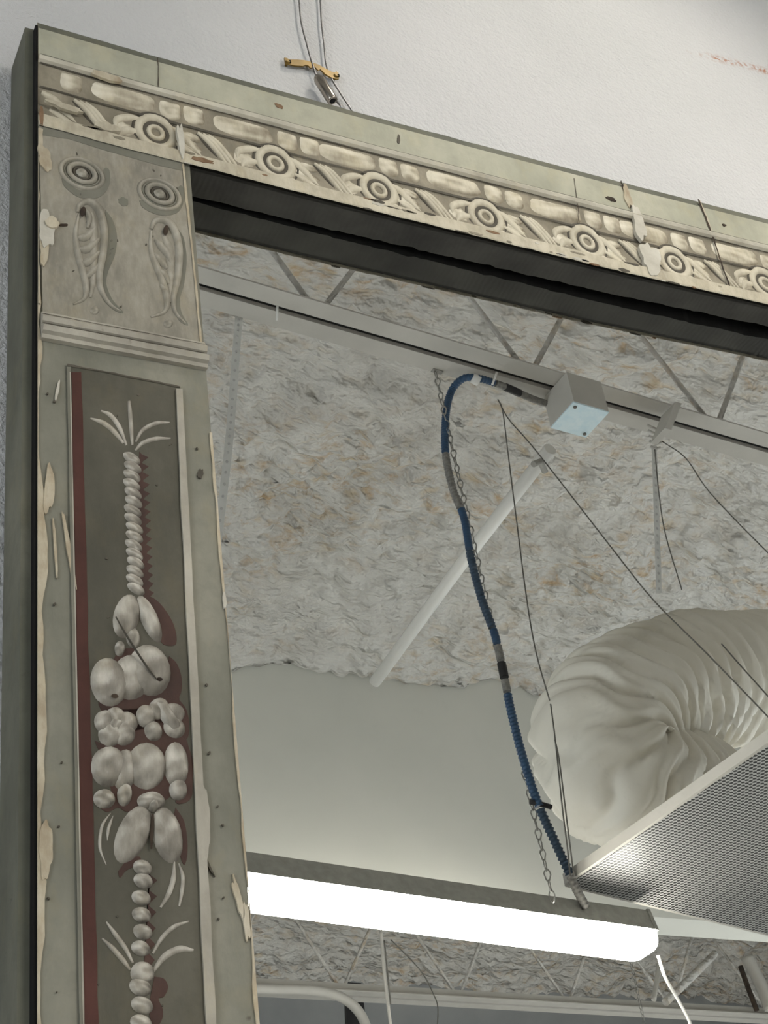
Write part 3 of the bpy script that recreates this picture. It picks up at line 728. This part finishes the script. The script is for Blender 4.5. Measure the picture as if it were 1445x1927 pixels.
# ornament of the top rail, one unit = .1172 m
UN = .1172; XV0 = .1148
def RU(base):
    return lambda u, s: RL(base+u*UN, s, .0028 if s > .62 else .0018)
for i in range(-1, 11):
    bx = XV0 + UN*i + (.004*math.sin(i*2.1)); fn = RU(bx)
    if bx > FX: break
    def ok(u): return .006 < bx+u*UN < FX-.01
    # bead-and-reel: one long reel and two beads
    for (u0, u1) in ((-.56, .03), (.03, .235), (.235, .44)) :
        if not (ok(u0) and ok(u1)): continue
        c = (u0+u1)/2; hw = (u1-u0)/2; j = random.uniform(-.008, .008)
        k = dome(fn, c, .508+j, hw*1.06, .094, 0, .0040, 5, 24, lambda a: (1/((abs(math.cos(a))**7+abs(math.sin(a))**7)**(1/7)) if math.sin(a) < 0 else 1/((abs(math.cos(a))**2.8+abs(math.sin(a))**2.8)**(1/2.8)))*(.97+.05*noise.noise(Vector((a, i, u0)))), .0012, .25, i+u0)
        k.build('reel' if hw > .2 else 'bead', 'moulding_cream', rail)
    if ok(-.2) and ok(.2):
        k = ring_u(fn, (0, .745), .145, .040, .0036, squash=.88, seg=24); v = k.build('volute', 'moulding_cream', rail)
        k = ring_u(fn, (0, .745), .060, .022, .0032, squash=.9, seg=16); k.build('volute_core', 'moulding_cream', v)
        ring_u(fn, (0, .745), .100, .020, .0016, squash=.88, seg=20).build('volute_groove', 'dark_line', v)
        ring_u(fn, (0.004, .748), .196, .014, .0014, squash=.86, seg=20).build('volute_groove', 'dark_line', v)
    if ok(-.3) and ok(.4):
        for (cx_, cy_, ax_, ay_, sd_) in ((.02, .868, .20, .030, 1), (.27, .80, .13, .060, 2), (-.27, .80, .10, .075, 3), (.30, .70, .08, .035, 4)):
            k = dome(fn, cx_, cy_, ax_, ay_, .12, .0014, 3, 22, lambda a: 1+.35*noise.noise(Vector((math.cos(a)*2+i, math.sin(a)*2, sd_*3.3))), .0004, .3, i*3+sd_)
            k.build('foliage', 'moulding_cream', rail)
    # leaves either side of the volute
    if ok(.35):
        stroke(fn, [(.10,.66), (.20,.70), (.28,.77), (.38,.86)], .040, .0034, taper=(.5,.15)).build('leaf', 'moulding_cream', rail)
        stroke(fn, [(.16,.80), (.24,.83), (.32,.87), (.40,.885)], .030, .0030, taper=(.5,.2)).build('leaf', 'moulding_cream', rail)
        if ok(.02): stroke(fn, [(.02,.86), (.12,.865), (.20,.88)], .028, .0028, taper=(.4,.2)).build('leaf', 'moulding_cream', rail)
    if ok(-.42):
        stroke(fn, [(-.10,.655), (-.22,.67), (-.32,.72), (-.34,.79)], .034, .0030, taper=(.4,.25)).build('leaf', 'moulding_cream', rail)
        stroke(fn, [(-.17,.78), (-.26,.80), (-.31,.86)], .040, .0032, taper=(.6,.3)).build('leaf', 'moulding_cream', rail)
        stroke(fn, [(-.30,.885), (-.18,.875), (-.06,.885)], .024, .0026, taper=(.3,.3)).build('leaf', 'moulding_cream', rail)
    # twisted ribbon running down to the right
    if ok(.36) and ok(.72):
        k = MB()
        for q in (0, .045, .09):
            stroke(fn, [(.36+q,.648), (.44+q,.70), (.53+q,.80), (.60+q,.885)], .025, .0040, taper=(.6,.4), k=k)
        rb = k.build('ribbon', 'moulding_cream', rail)
        stroke(fn, [(.345,.66), (.42,.73), (.50,.82), (.56,.89)], .013, .0014, taper=(.5,.5)).build('ribbon_line', 'dark_line', rb)
        stroke(fn, [(.475,.64), (.555,.70), (.64,.80), (.70,.885)], .011, .0014, taper=(.5,.5)).build('ribbon_line', 'dark_line', rb)

# dark lines painted along the rail
for s, wd in ((.335, .006), (.408, .008), (.622, .012), (.893, .009)):
    k = MB(); N = 90; vs = []
    for i in range(N+1):
        x = .004+(FX-.01)*i/N; j = .004*noise.noise(Vector((x*30, s*50, 0))); q = wd*(.7+.5*noise.noise(Vector((x*18, s*9, 4))))
        yb = .0020 if s > .6 else (.0012 if s > .4 else 0)
        vs += [RL(x, s+j-q, yb-.0005), RL(x, s+j+q, yb-.0005)]
    k.add(vs, [(2*i, 2*i+2, 2*i+3, 2*i+1) for i in range(N)])
    k.build('painted_line', 'grey_shadow' if s < .4 else 'dark_line', rail, fix=False)

# cracks, repairs and losses on the rail
def crack(pts, wd, y=-.0007, mat='crack_dark', nm='crack', parent=None):
    k = MB(); vs = []
    pp_ = spline([Vector((a, b, 0)) for a, b in pts], 5); N = len(pp_)
    for i, p in enumerate(pp_):
        t = (pp_[min(i+1, N-1)]-pp_[max(i-1, 0)]).normalized(); nn = Vector((-t.y, t.x, 0)); q = wd*(.5+.9*abs(noise.noise(Vector((p.x*.13, p.y*.13, 2)))))
        jx = nn*(1.2*noise.noise(Vector((p.x*.2, p.y*.2, 7))))
        for s_ in (-1, 1): 
            r = p+jx+nn*(q*s_); vs.append(P(r.x, r.y, y))
    k.add(vs, [(2*i, 2*i+2, 2*i+3, 2*i+1) for i in range(N-1)])
    return k.build(nm, mat, parent or rail)
crack([(297,108), (298,130), (298,165)], 1.0)
crack([(1314,375), (1327,408), (1343,450), (1360,505), (1378,552)], 2.0)
crack([(1316,377), (1329,408), (1340,440)], 2.2, -.0004, 'chipped_gesso', 'chipped_edge')
crack([(1168,340), (1175,360), (1190,395), (1196,415)], 2.0)
crack([(1080,335), (1086,380), (1090,420)], .8)
def ragged(c, ax, ay, rot=0, n=40, amp=.28, seed=0):
    o = []
    for i in range(n):
        a = 2*math.pi*i/n; q = 1+amp*noise.noise(Vector((math.cos(a)*1.7+seed, math.sin(a)*1.7, seed*.7)))*1.5
        x, y = ax*q*math.cos(a), ay*q*math.sin(a); o.append((c[0]+x*math.cos(rot)-y*math.sin(rot), c[1]+x*math.sin(rot)+y*math.cos(rot)))
    return o
def chip(c, ax, ay, rot=0, seed=0, mat='chipped_gesso', y=-.0012, th=.0016, parent=None, nm='chip', amp=.28):
    return patch(FP, ragged(c, ax, ay, rot, seed=seed, amp=amp), nm, mat, parent or rail, False, y0=y, th=th)
chip((1200,425), 9, 34, -.25, 3, 'plaster_white', -.0034, .004, nm='plaster_repair'); chip((1221,492), 17, 30, -.3, 5, 'plaster_white', -.0040, .004, nm='plaster_repair')
chip((1180,370), 6, 22, -.3, 8); chip((195,148), 28, 7, .3, 9, 'chipped_gesso', -.0040, .003); chip((198,243), 22, 8, .3, 11, 'moulding_cream', -.004, .004, nm='plaster_repair')
chip((338,270), 6, 28, -.1, 12, 'plaster_white', -.0045, .004, nm='plaster_repair'); chip((378,306), 20, 4, .25, 13, 'rust_chip', -.0036, .0012)
chip((76,222), 4, 18, 0, 14, 'rust_chip', -.0034, .002); chip((120,205), 38, 5, .3, 15, 'moulding_cream', -.0036, .003); chip((1150,375), 10, 3, .4, 21, 'crack_dark', -.0008, .001)
chip((1362,424), 4, 2, .4, 22, 'crack_dark', -.0008, .001); chip((525,200), 9, 3, .5, 23, 'rust_chip', -.0006, .001); chip((750,262), 3, 8, 0, 24, 'dark_line', -.0006, .001)

for i in range(34):
    x_ = random.uniform(90, 1430); X_ = P(x_, 330+x_*.2).x; q = RL(X_, random.choice((.905, .93, .985, 1.0)), -.0034)
    k = MB(); n_ = 14; rx = random.uniform(.002, .009); rz = random.uniform(.0006, .0022); sd_ = random.uniform(0, 50)
    k.prism([q+Vector((rx*math.cos(6.283*a/n_)*(1+.4*noise.noise(Vector((a*.9, sd_, 0)))), 0, rz*math.sin(6.283*a/n_)*(1+.5*noise.noise(Vector((a*.9, sd_, 4)))))) for a in range(n_)], (0, .0008, 0))
    k.build('chip', random.choice(('moulding_ground', 'rust_chip', 'plaster_white', 'dark_line')), rail)
# ---------------------------------------------------------------- left stile
k = MB()
zl = interp(LIP, .07)+.012
k.box(.0018, .1452, .0008, .0300, FB, zl); st = k.build('stile', 'frame_grey', mr)
k = MB(); k.box(FX-.145, FX-.002, .0008, .0300, FB, zl); k.build('stile', 'frame_grey', mr)
k = MB(); k.box(.1453, FX-.1453, .0008, .0300, FB, FB+.15); k.build('bottom_rail', 'frame_grey', mr)
# right reveal of the stile is worn to the gesso
def edge_strip(x_of, z0, z1, w0, seed, name, mat, parent, side=1, y=-.0004, n=110, thr=-.1):
    k = MB(); vs = []
    for i in range(n+1):
        z = z0+(z1-z0)*i/n; q = w0*max(.12, .75+1.6*noise.noise(Vector((seed, 0, z*11)))+.7*noise.noise(Vector((seed, 3, z*45))))
        x = x_of; vs += [Vector((x, y, z)), Vector((x+side*q, y, z)), Vector((x, y+.0013, z)), Vector((x+side*q, y+.0013, z))]
    fs = []
    for i in range(n): a = 4*i; fs += [(a, a+1, a+5, a+4), (a+1, a+3, a+7, a+5), (a, a+4, a+6, a+2)]
    k.add(vs, fs); return k.build(name, mat, parent)
edge_strip(.0016, FB+.01, 2.56, .0042, 1.3, 'worn_edge', 'chipped_gesso', st, 1)
edge_strip(.1456, FB+.01, 2.44, .0018, 4.1, 'worn_edge', 'chipped_gesso', st, -1)

# capital block with discs and acanthus leaves
k = MB(); bl = [P(73.5,238), P(344,306), P(379,650), P(80,597)]
k.prism([p+Vector((0,-.0012,0)) for p in bl], (0,.012,0)); blk = k.build('capital_block', 'relief_block', mr); blk['label'] = 'grey block with two discs and two curling leaves'
BY = -.0012
def FB_(x, y): return P(x, y, BY)
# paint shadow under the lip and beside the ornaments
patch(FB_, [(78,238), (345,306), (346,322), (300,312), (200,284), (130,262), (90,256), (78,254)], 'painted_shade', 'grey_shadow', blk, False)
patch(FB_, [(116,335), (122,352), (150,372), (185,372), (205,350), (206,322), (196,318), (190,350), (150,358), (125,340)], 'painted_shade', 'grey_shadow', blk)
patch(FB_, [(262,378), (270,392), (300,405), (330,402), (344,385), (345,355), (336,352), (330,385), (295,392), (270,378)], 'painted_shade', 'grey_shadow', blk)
def WX(c):
    p = P(c[0], c[1], BY); return lambda u, v: Vector((p.x+u, BY, p.z+v))
for c in ((154, 327), (300, 366)):
    fn = WX(c)
    k = dome(fn, 0, 0, .0208, .0205, 0, .0020, 3, 28); dk = k.build('disc', 'relief_block', blk)
    ring_u(fn, (0, 0), .0190, .0024, .0034, y0=0).build('ring', 'relief_block', dk)
    ring_u(fn, (0, 0), .0118, .0026, .0036, y0=-.001).build('ring', 'relief_block', dk)
    dome(fn, 0, 0, .0056, .0056, 0, .0046, 3, 14, y0=-.001).build('boss', 'relief_block', dk)
    ring_u(fn, (0, 0), .0158, .0012, .0022, y0=0).build('groove', 'grey_shadow', dk)
    ring_u(fn, (0, 0), .0076, .0014, .0026, y0=0).build('groove', 'dark_line', dk)
def acanthus(dx, dy, name, spec, eye, dot, shade):
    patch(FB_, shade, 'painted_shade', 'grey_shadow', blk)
    k = MB()
    for pts, wd, h, tp in spec: stroke(FB_, pts, wd, h, taper=tp, k=k)
    lf = k.build('acanthus_leaf', 'relief_block', blk)
    dome(FB_, eye[0], eye[1], 5, 10, .2, .0022, 3, 12, y0=-.0018).build('leaf_eye', 'crack_dark', lf)
    dome(FB_, dot[0], dot[1], 10, 10, 0, .0055, 3, 14).build('dot', 'relief_block', lf)
    return lf
a1 = acanthus(0, 0, 'a', [
    ([(146,400), (150,386), (168,380), (186,396), (196,432), (194,475), (187,512), (190,545), (206,572), (226,586)], 8, .0055, (.5,.2)),
    ([(148,404), (142,440), (147,480), (157,515), (162,540), (158,562), (138,573)], 7, .0048, (.4,.3)),
    ([(172,400), (176,425), (176,470), (176,520), (170,560)], 9, .0036, (.5,.4)),
    ([(146,448), (162,446), (180,428)], 8, .0052, (.5,.4)), ([(148,470), (166,468), (186,450)], 8.5, .0055, (.5,.4)),
    ([(152,496), (168,492), (187,474)], 8.5, .0055, (.5,.4)), ([(160,522), (172,514), (186,498)], 7, .0052, (.5,.4)),
    ([(160,395), (168,410), (164,430)], 6, .0055, (.6,.5))], (155,401), (178,584),
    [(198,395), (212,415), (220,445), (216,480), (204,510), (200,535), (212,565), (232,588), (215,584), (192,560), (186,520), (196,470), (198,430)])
a2 = acanthus(0, 0, 'b', [
    ([(284,432), (292,416), (312,416), (328,434), (337,470), (334,520), (326,560), (330,588), (349,609)], 8, .0055, (.5,.2)),
    ([(284,436), (284,470), (294,500), (306,530), (314,560), (310,586), (284,597)], 7, .0048, (.4,.3)),
    ([(306,440), (318,470), (322,520), (320,570)], 9, .0034, (.5,.4)),
    ([(292,450), (304,466), (316,480), (322,500)], 7, .0055, (.5,.4)), ([(288,478), (302,492), (314,506)], 7, .0055, (.5,.4)),
    ([(298,508), (310,520), (318,535)], 6.5, .0052, (.5,.4)), ([(302,536), (312,548), (319,560)], 5.5, .0050, (.5,.4))], (311,436), (316,609),
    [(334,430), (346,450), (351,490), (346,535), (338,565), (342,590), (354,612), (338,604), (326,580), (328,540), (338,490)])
# losses at the left border of the block
chip((86,440), 14, 34, 0, 31, 'plaster_white', -.0030, .003, blk, 'plaster_repair'); chip((96,424), 12, 10, .3, 32, 'chipped_gesso', -.0042, .003, blk); chip((84,300), 10, 24, -.3, 33, 'chipped_gesso', -.0022, .002, blk)
chip((82,470), 8, 30, 0, 34, 'chipped_gesso', -.0022, .002, blk); chip((118,426), 9, 2.2, 0, 35, 'crack_dark', -.0022, .0016, blk); chip((231,381), 10, 7, .3, 36, 'grey_shadow', BY-.0003, .0005, blk)
for i in range(16):
    chip((random.uniform(100,340), random.uniform(290,600)), random.uniform(1.2,4), random.uniform(1,2.2), random.uniform(0,3), 40+i, 'dark_line', BY-.0003, .0005, blk, 'fleck')
edge_strip(.0016, 2.545, 2.765, .0034, 8.2, 'worn_edge', 'chipped_gesso', blk, 1, -.0018)
k = MB(); 
kk = crack([(344,308), (356,420), (368,530), (378,645)], 3.2, -.0019, 'chipped_gesso', 'worn_edge', blk)

# cap moulding: two half-round beads with fillets
zt = P(230, 619, -.004).z; cap = None
sect = [(.0, .0), (.0, -.0018), (-.0022, -.0024), (-.0030, -.0014), (-.0050, -.0040), (-.0090, -.0066), (-.0130, -.0050), (-.0142, -.0018), (-.0150, -.0018), (-.0162, -.0050), (-.0205, -.0088), (-.0252, -.0070), (-.0262, -.0034), (-.0300, -.0030), (-.0300, .004), (0, .004)]
k = MB(); vs = []; N = len(sect); NX_ = 24
for i in range(NX_+1):
    x = .0040+(.1452-.0040)*i/NX_
    zz = (P(80,590,0).z*(1-i/NX_) + P(379,647,0).z*i/NX_)
    for dz, y in sect: vs.append(Vector((x, y+BY*.5+.0006*noise.noise(Vector((x*70, dz*300, 0))), zz+dz)))
k.add(vs, [(i*N+j, i*N+(j+1)%N, (i+1)*N+(j+1)%N, (i+1)*N+j) for i in range(NX_) for j in range(N)]); k.add(vs[:N], [tuple(range(N))]); k.add(vs[-N:], [tuple(range(N))])
cap = k.build('cap_moulding', 'cap_stone', mr)
for a, b, c_, d_, q in ((.0050, .1440, -.0026, -.0032, -.0030), (.0050, .143, -.0138, -.0156, -.0040)):
    k = MB(); z0 = P(80,590,0).z; z1 = P(379,647,0).z; vs = []
    for i in range(13):
        f = i/12; x = a+(b-a)*f; zz = z0+(z1-z0)*f; vs += [Vector((x, q-.0002, zz+c_)), Vector((x, q-.0002, zz+d_))]
    k.add(vs, [(2*i, 2*i+2, 2*i+3, 2*i+1) for i in range(12)]); k.build('groove', 'dark_line', cap)

# ---------------------------------------------------------------- garland panel
def LX(x0, y0, x1, y1): return lambda y: x0+(x1-x0)*(y-y0)/(y1-y0)
YE = 2900
pl = LX(133,700,160,1927); pr = LX(338,727,391,1927)
k = MB(); k.prism([P(x, y, -.0004) for x, y in ((128,686), (339,727), (pr(1300),1300), (pr(YE),YE), (pl(YE),YE), (pl(1300),1300))], (0,.002,0))
pan = k.build('garland_panel', 'panel_olive', mr); pan['label'] = 'dark olive panel painted with a hanging fruit garland'
def fnp(x, y): return P(x, y, -.0004)
def vband(xl, w0, w1, y0, y1, name, mat, y=-.0007, th=.0008, jit=1.0, seed=0, n=60):
    k = MB(); vs = []
    for i in range(n+1):
        py = y0+(y1-y0)*i/n; wd = w0+(w1-w0)*(py-700)/1227
        j0 = jit*noise.noise(Vector((seed, py*.01, 0)))*2; j1 = jit*noise.noise(Vector((seed+5, py*.012, 0)))*2
        a, b = P(xl(py)+j0, py, y), P(xl(py)+wd+j1, py, y); o = Vector((0, th, 0)); vs += [a, b, b+o, a+o]
    fs = [(4*i+j, 4*i+(j+1)%4, 4*i+4+(j+1)%4, 4*i+4+j) for i in range(n) for j in range(4)]
    k.add(vs, fs); k.add(vs[:4], [(0,1,2,3)]); k.add(vs[-4:], [(0,1,2,3)])
    return k.build(name, mat, pan)
vband(LX(134,700,159,1927), 19, 27, 700, YE, 'red_stripe', 'red_band', seed=1)
vband(LX(126,688,150,1927), 7, 9, 690, YE, 'panel_border', 'grey_shadow', -.0010, .001, .6, 2)
vband(LX(131,700,156,1927), 2.2, 3, 700, YE, 'panel_border', 'cap_stone', -.0012, .001, .4, 3)
vband(LX(331,729,388,1927), 12, 19, 731, YE, 'pale_fillet', 'cap_stone', -.0022, .0024, .8, 4)
k = crack([(126,686), (200,700), (270,714), (339,728)], 2.2, -.0009, 'dark_line', 'panel_border', pan)
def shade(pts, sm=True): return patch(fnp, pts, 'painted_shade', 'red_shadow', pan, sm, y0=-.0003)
def tendril(pts, wd=5, h=.0032, tp=(.35,.5), sh=True):
    if sh:
        stroke(fnp, [(x+5, y+9) for x, y in pts], wd*.9, .0004, taper=tp).build('painted_shade', 'red_shadow', pan)
    return stroke(fnp, pts, wd, h, taper=tp).build('tendril', 'relief_stone', pan)
tendril([(243,755), (245,780), (247,808), (249,838)], 4.6, tp=(.7,.6))
tendril([(190,773), (208,782), (225,805), (238,838)], 4.6); tendril([(170,787), (196,797), (216,814), (232,834)], 5)
tendril([(319,795), (292,797), (268,810), (255,832)], 4.4); tendril([(321,825), (292,826), (268,834), (254,848)], 4.6)
def lump(c, ax, ay, ang, h, nm='rope_strand', seed=0, na=.3, lobe=None): return dome(fnp, c[0], c[1], ax, ay, ang, h, 5, 20, lobe, .0006, na, seed).build(nm, 'relief_stone', pan)
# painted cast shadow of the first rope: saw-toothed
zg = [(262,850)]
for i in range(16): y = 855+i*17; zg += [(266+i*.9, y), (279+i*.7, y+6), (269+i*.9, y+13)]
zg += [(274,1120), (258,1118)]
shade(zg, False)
NR = 16
for i in range(NR):
    y = 855+i*(262/NR); x = 248+8*(i/NR)+1.5*math.sin(i*1.7)
    lump((x, y+8), 20, 9.5, .55, .0062, seed=i, na=.25)
# upper pods
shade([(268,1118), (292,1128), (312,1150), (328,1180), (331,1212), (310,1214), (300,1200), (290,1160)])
lump((238,1160), 26, 44, .22, .0085, 'leaf', 31); lump((281,1165), 17, 50, -.42, .0085, 'pod', 32); lump((250,1200), 14, 22, -.2, .006, 'leaf', 33)
stroke(fnp, [(213,1170), (230,1200), (252,1235), (272,1265), (290,1288)], 1.8, .002, taper=(.6,.6), y0=-.0064).build('string', 'dark_line', pan)
lump((225,1221), 10, 16, .05, .007, 'bud', 34)
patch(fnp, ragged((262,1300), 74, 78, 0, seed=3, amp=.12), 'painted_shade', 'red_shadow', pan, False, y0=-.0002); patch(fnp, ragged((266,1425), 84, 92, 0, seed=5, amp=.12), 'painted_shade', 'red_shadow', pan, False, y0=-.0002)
# big fruits
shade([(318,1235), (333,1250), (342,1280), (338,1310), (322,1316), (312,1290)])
lump((246,1275), 40, 45, .1, .0085, 'fruit', 35, .45); lump((281,1262), 41, 51, -.25, .0125, 'fruit', 36, .35); lump((205,1284), 36, 48, -.12, .0120, 'fruit', 37, .35)
for c, s_ in (((295,1285), 1), ((212,1317), 2)): dome(fnp, c[0], c[1], 7, 4.5, .1, .0016, 2, 10, None, -.0052).build('fruit_eye', 'crack_dark', pan)
# blossoms
petal = lambda n, d: (lambda a: 1+d*math.cos(n*a))
shade([(335,1315), (350,1335), (356,1365), (352,1390), (340,1380), (336,1345)])
for j, (dx, dy, r) in enumerate(((-20,-8,22), (-2,-16,20), (20,-6,22), (14,14,24), (-10,16,24), (0,0,16))): lump((218+dx, 1366+dy), r, r*1.05, j, .0080+.001*(j == 5), 'petal', 50+j, .3)
for j, (dx, dy, r) in enumerate(((-28,-8,20), (-4,-22,20), (22,-12,22), (26,14,20), (-14,20,18))): lump((302+dx, 1356+dy), r, r*1.15, j*.7, .0075, 'petal', 60+j, .3)
lump((316,1352), 13, 44, -.62, .0105, 'leaf', 66, .3)
shade([(178,1394), (215,1408), (246,1402), (262,1392), (256,1414), (225,1424), (190,1415)])
# middle fruits
shade([(352,1400), (362,1430), (362,1470), (360,1500), (345,1512), (330,1508), (345,1470)])
lump((331,1440), 25, 46, -.05, .0085, 'fruit', 70, .3); lump((205,1443), 36, 40, .1, .0115, 'fruit', 71, .3); lump((234,1450), 24, 42, .1, .0095, 'fruit', 73, .3); lump((275,1442), 39, 46, .0, .0125, 'fruit', 72, .25)
shade([(176,1508), (200,1528), (222,1520), (240,1528), (262,1512), (250,1495), (190,1495)])
lump((196,1504), 22, 19, .2, .0090, 'berry', 74, .3); lump((234,1495), 15, 25, .1, .0080, 'berry', 75, .3); lump((335,1487), 18, 21, -.1, .0095, 'berry', 76, .2)
# hanging leaves
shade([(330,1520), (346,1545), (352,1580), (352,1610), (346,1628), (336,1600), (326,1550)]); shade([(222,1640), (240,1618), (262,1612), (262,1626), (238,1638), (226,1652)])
lump((250,1570), 31, 62, .42, .0090, 'leaf', 80, .35); lump((315,1572), 29, 56, -.22, .0090, 'leaf', 81, .35); lump((284,1508), 28, 18, 0, .0100, 'knot', 82, .3); lump((287,1518), 11, 12, 0, .0125, 'bud', 83, .2)
stroke(fnp, [(286,1535), (284,1565), (283,1600)], 3.6, .0010, taper=(.5,.5), y0=-.002).build('leaf_gap', 'crack_dark', pan)
for pts in ([(208,1530), (192,1555), (188,1595), (200,1628)], [(213,1535), (204,1560), (202,1582)]): stroke(fnp, pts, 3.4, .0026).build('tendril', 'relief_stone', pan)
tendril([(328,1622), (326,1655), (316,1685), (302,1708)], 5.5, sh=False); tendril([(336,1625), (344,1650), (342,1680), (337,1706)], 4.2, sh=False)
# second rope
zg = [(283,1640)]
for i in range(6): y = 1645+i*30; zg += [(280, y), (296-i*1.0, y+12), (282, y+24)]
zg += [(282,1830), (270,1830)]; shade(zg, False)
for i, y in enumerate((1633, 1658, 1690, 1722, 1754, 1785)): lump((268-i*.4+2*math.sin(i*2), y), 20, 15, .40, .0075, seed=90+i, na=.25)
tendril([(200,1735), (218,1760), (236,1785), (250,1812)], 5); tendril([(192,1766), (212,1785), (232,1808), (245,1825)], 5.5)
tendril([(355,1734), (328,1744), (305,1765), (287,1795)], 5); tendril([(364,1788), (338,1786), (310,1800), (288,1828)], 7.5)
shade([(290,1838), (308,1842), (316,1858), (308,1876), (298,1880), (306,1900), (304,1920), (290,1935), (280,1900)])
lump((268,1832), 24, 24, .1, .0085, 'knot', 97, .3)
for i in range(14):
    lump((264+i*1.6+2*math.sin(i*2), 1858+i*34), 23, 17, .40, .0078, seed=100+i, na=.25)
shade([(290,1935), (308,1960), (306,2100), (322,2300), (296,2320), (282,2000)], False)
# flecks and scrapes on the stile
for i in range(30):
    x = random.choice((random.uniform(88,124), random.uniform(180,330), random.uniform(362,392))); y = random.uniform(740,1900)
    if x > 350: x += (y-800)*.05
    chip((x, y), random.uniform(1,3.2), random.uniform(1,2.6), random.uniform(0,3), 200+i, 'dark_line', -.0009, .0014, st, 'fleck')
chip((377,892), 5, 9, .2, 231, 'dark_line', -.0006, .001, st, 'fleck')
for c, ax, ay, r, sd, mt in (((92,920), 9, 45, .1, 241, 'chipped_gesso'), ((104,1040), 2.5, 60, -.06, 242, 'chipped_gesso'), ((130,1040), 4, 70, -.17, 243, 'chipped_gesso'), ((86,1600), 12, 52, 0, 244, 'chipped_gesso'), ((108,735), 3, 20, .2, 245, 'plaster_white'),
                             ((384,1545), 9, 60, -.05, 246, 'cap_stone'), ((448,1690), 6, 40, -.25, 247, 'chipped_gesso'), ((464,1735), 6, 34, -.1, 248, 'chipped_gesso'), ((388,1620), 2.5, 34, -.45, 249, 'dark_line'), ((422,1130), 3, 16, -.1, 251, 'plaster_white')):
    chip(c, ax, ay, r, sd, mt, -.0009 if mt != 'cap_stone' else -.002, .0016, st, 'scrape')

# the right stile carries the same block, cap and garland, mirrored
for part in (blk, cap, pan):
    c = part.copy(); COL.objects.link(c); c.parent = mr; c.scale = (-1, 1, 1)
    for ch in list(part.children):
        q = ch.copy(); COL.objects.link(q); q.parent = c

# ================================================================== HANGING HARDWARE
hc = empty('hanging_cable', P(625, 190, YW-.01), 'twin steel cables with a nickel gripper holding the mirror', 'cable')
def wallpts(pts, y): return [P(a, b, y) for a, b in pts]
def strand(pts, top):
    q = spline(pts, 6); k = MB(); k.tube([top]+q, .0012, 6); k.build('strand', 'cable_steel', hc)
a = wallpts([(563,0), (567,42), (577,82), (586,115), (594,140), (599,150)], YW-.006); strand(a, Vector((a[0].x, YW-.006, ZC)))
a = wallpts([(603,0), (605,40), (610,85), (614,122), (624,148), (642,178), (662,208), (675,230)], YW-.005); strand(a, Vector((a[0].x, YW-.006, ZC)))
a = wallpts([(628,186), (640,198), (652,215)], YW-.007); k = MB(); k.tube(a, .0012, 6); k.build('strand', 'cable_steel', hc)
g0, g1 = P(596, 143, YW-.012), P(626, 190, YW-.012); d = (g1-g0)
k = MB(); k.tube([g0, g0+d*.06, g0+d*.14, g0+d*.16, g1-d*.04, g1], [.003, .0048, .0058, .0062, .0062, .0058], 16); gp = k.build('gripper', 'gripper_nickel', hc)
k = MB(); k.tube([g1-d*.01, g1+d*.012], .0036, 12); k.build('gripper_bore', 'hole_black', gp)
hg = empty('sawtooth_hanger', P(585, 128, YW-.004), 'small wavy brass sawtooth hanger nailed to the wall', 'hanger')
out = [(535,108), (540,109), (545,112), (560,112), (572,113), (585,116), (600,122), (613,129), (624,135), (630,136), (633,134), (637,137), (638,148), (632,148), (622,145), (612,139), (603,130), (599,132), (594,127), (590,125), (585,128), (580,123), (575,122), (570,124), (556,123), (545,121), (537,118)]
k = MB(); k.prism([P(x, y, YW-.0062) for x, y in out], (0,.0018,0)); pt = k.build('plate', 'brass', hg)
for c in ((542,115), (633,141)):
    k = MB(); q = P(c[0], c[1], YW-.0068); k.tube([q+Vector((0,-.0012,0)), q+Vector((0,.0068,0))], [.0028, .0014], 10); k.build('nail', 'brass', hg)
    k = MB(); k.tube([q+Vector((.003,-.0004,0)), q+Vector((.001,.0004,-.0006))], .0018, 8); k.build('nail_hole', 'hole_black', pt)
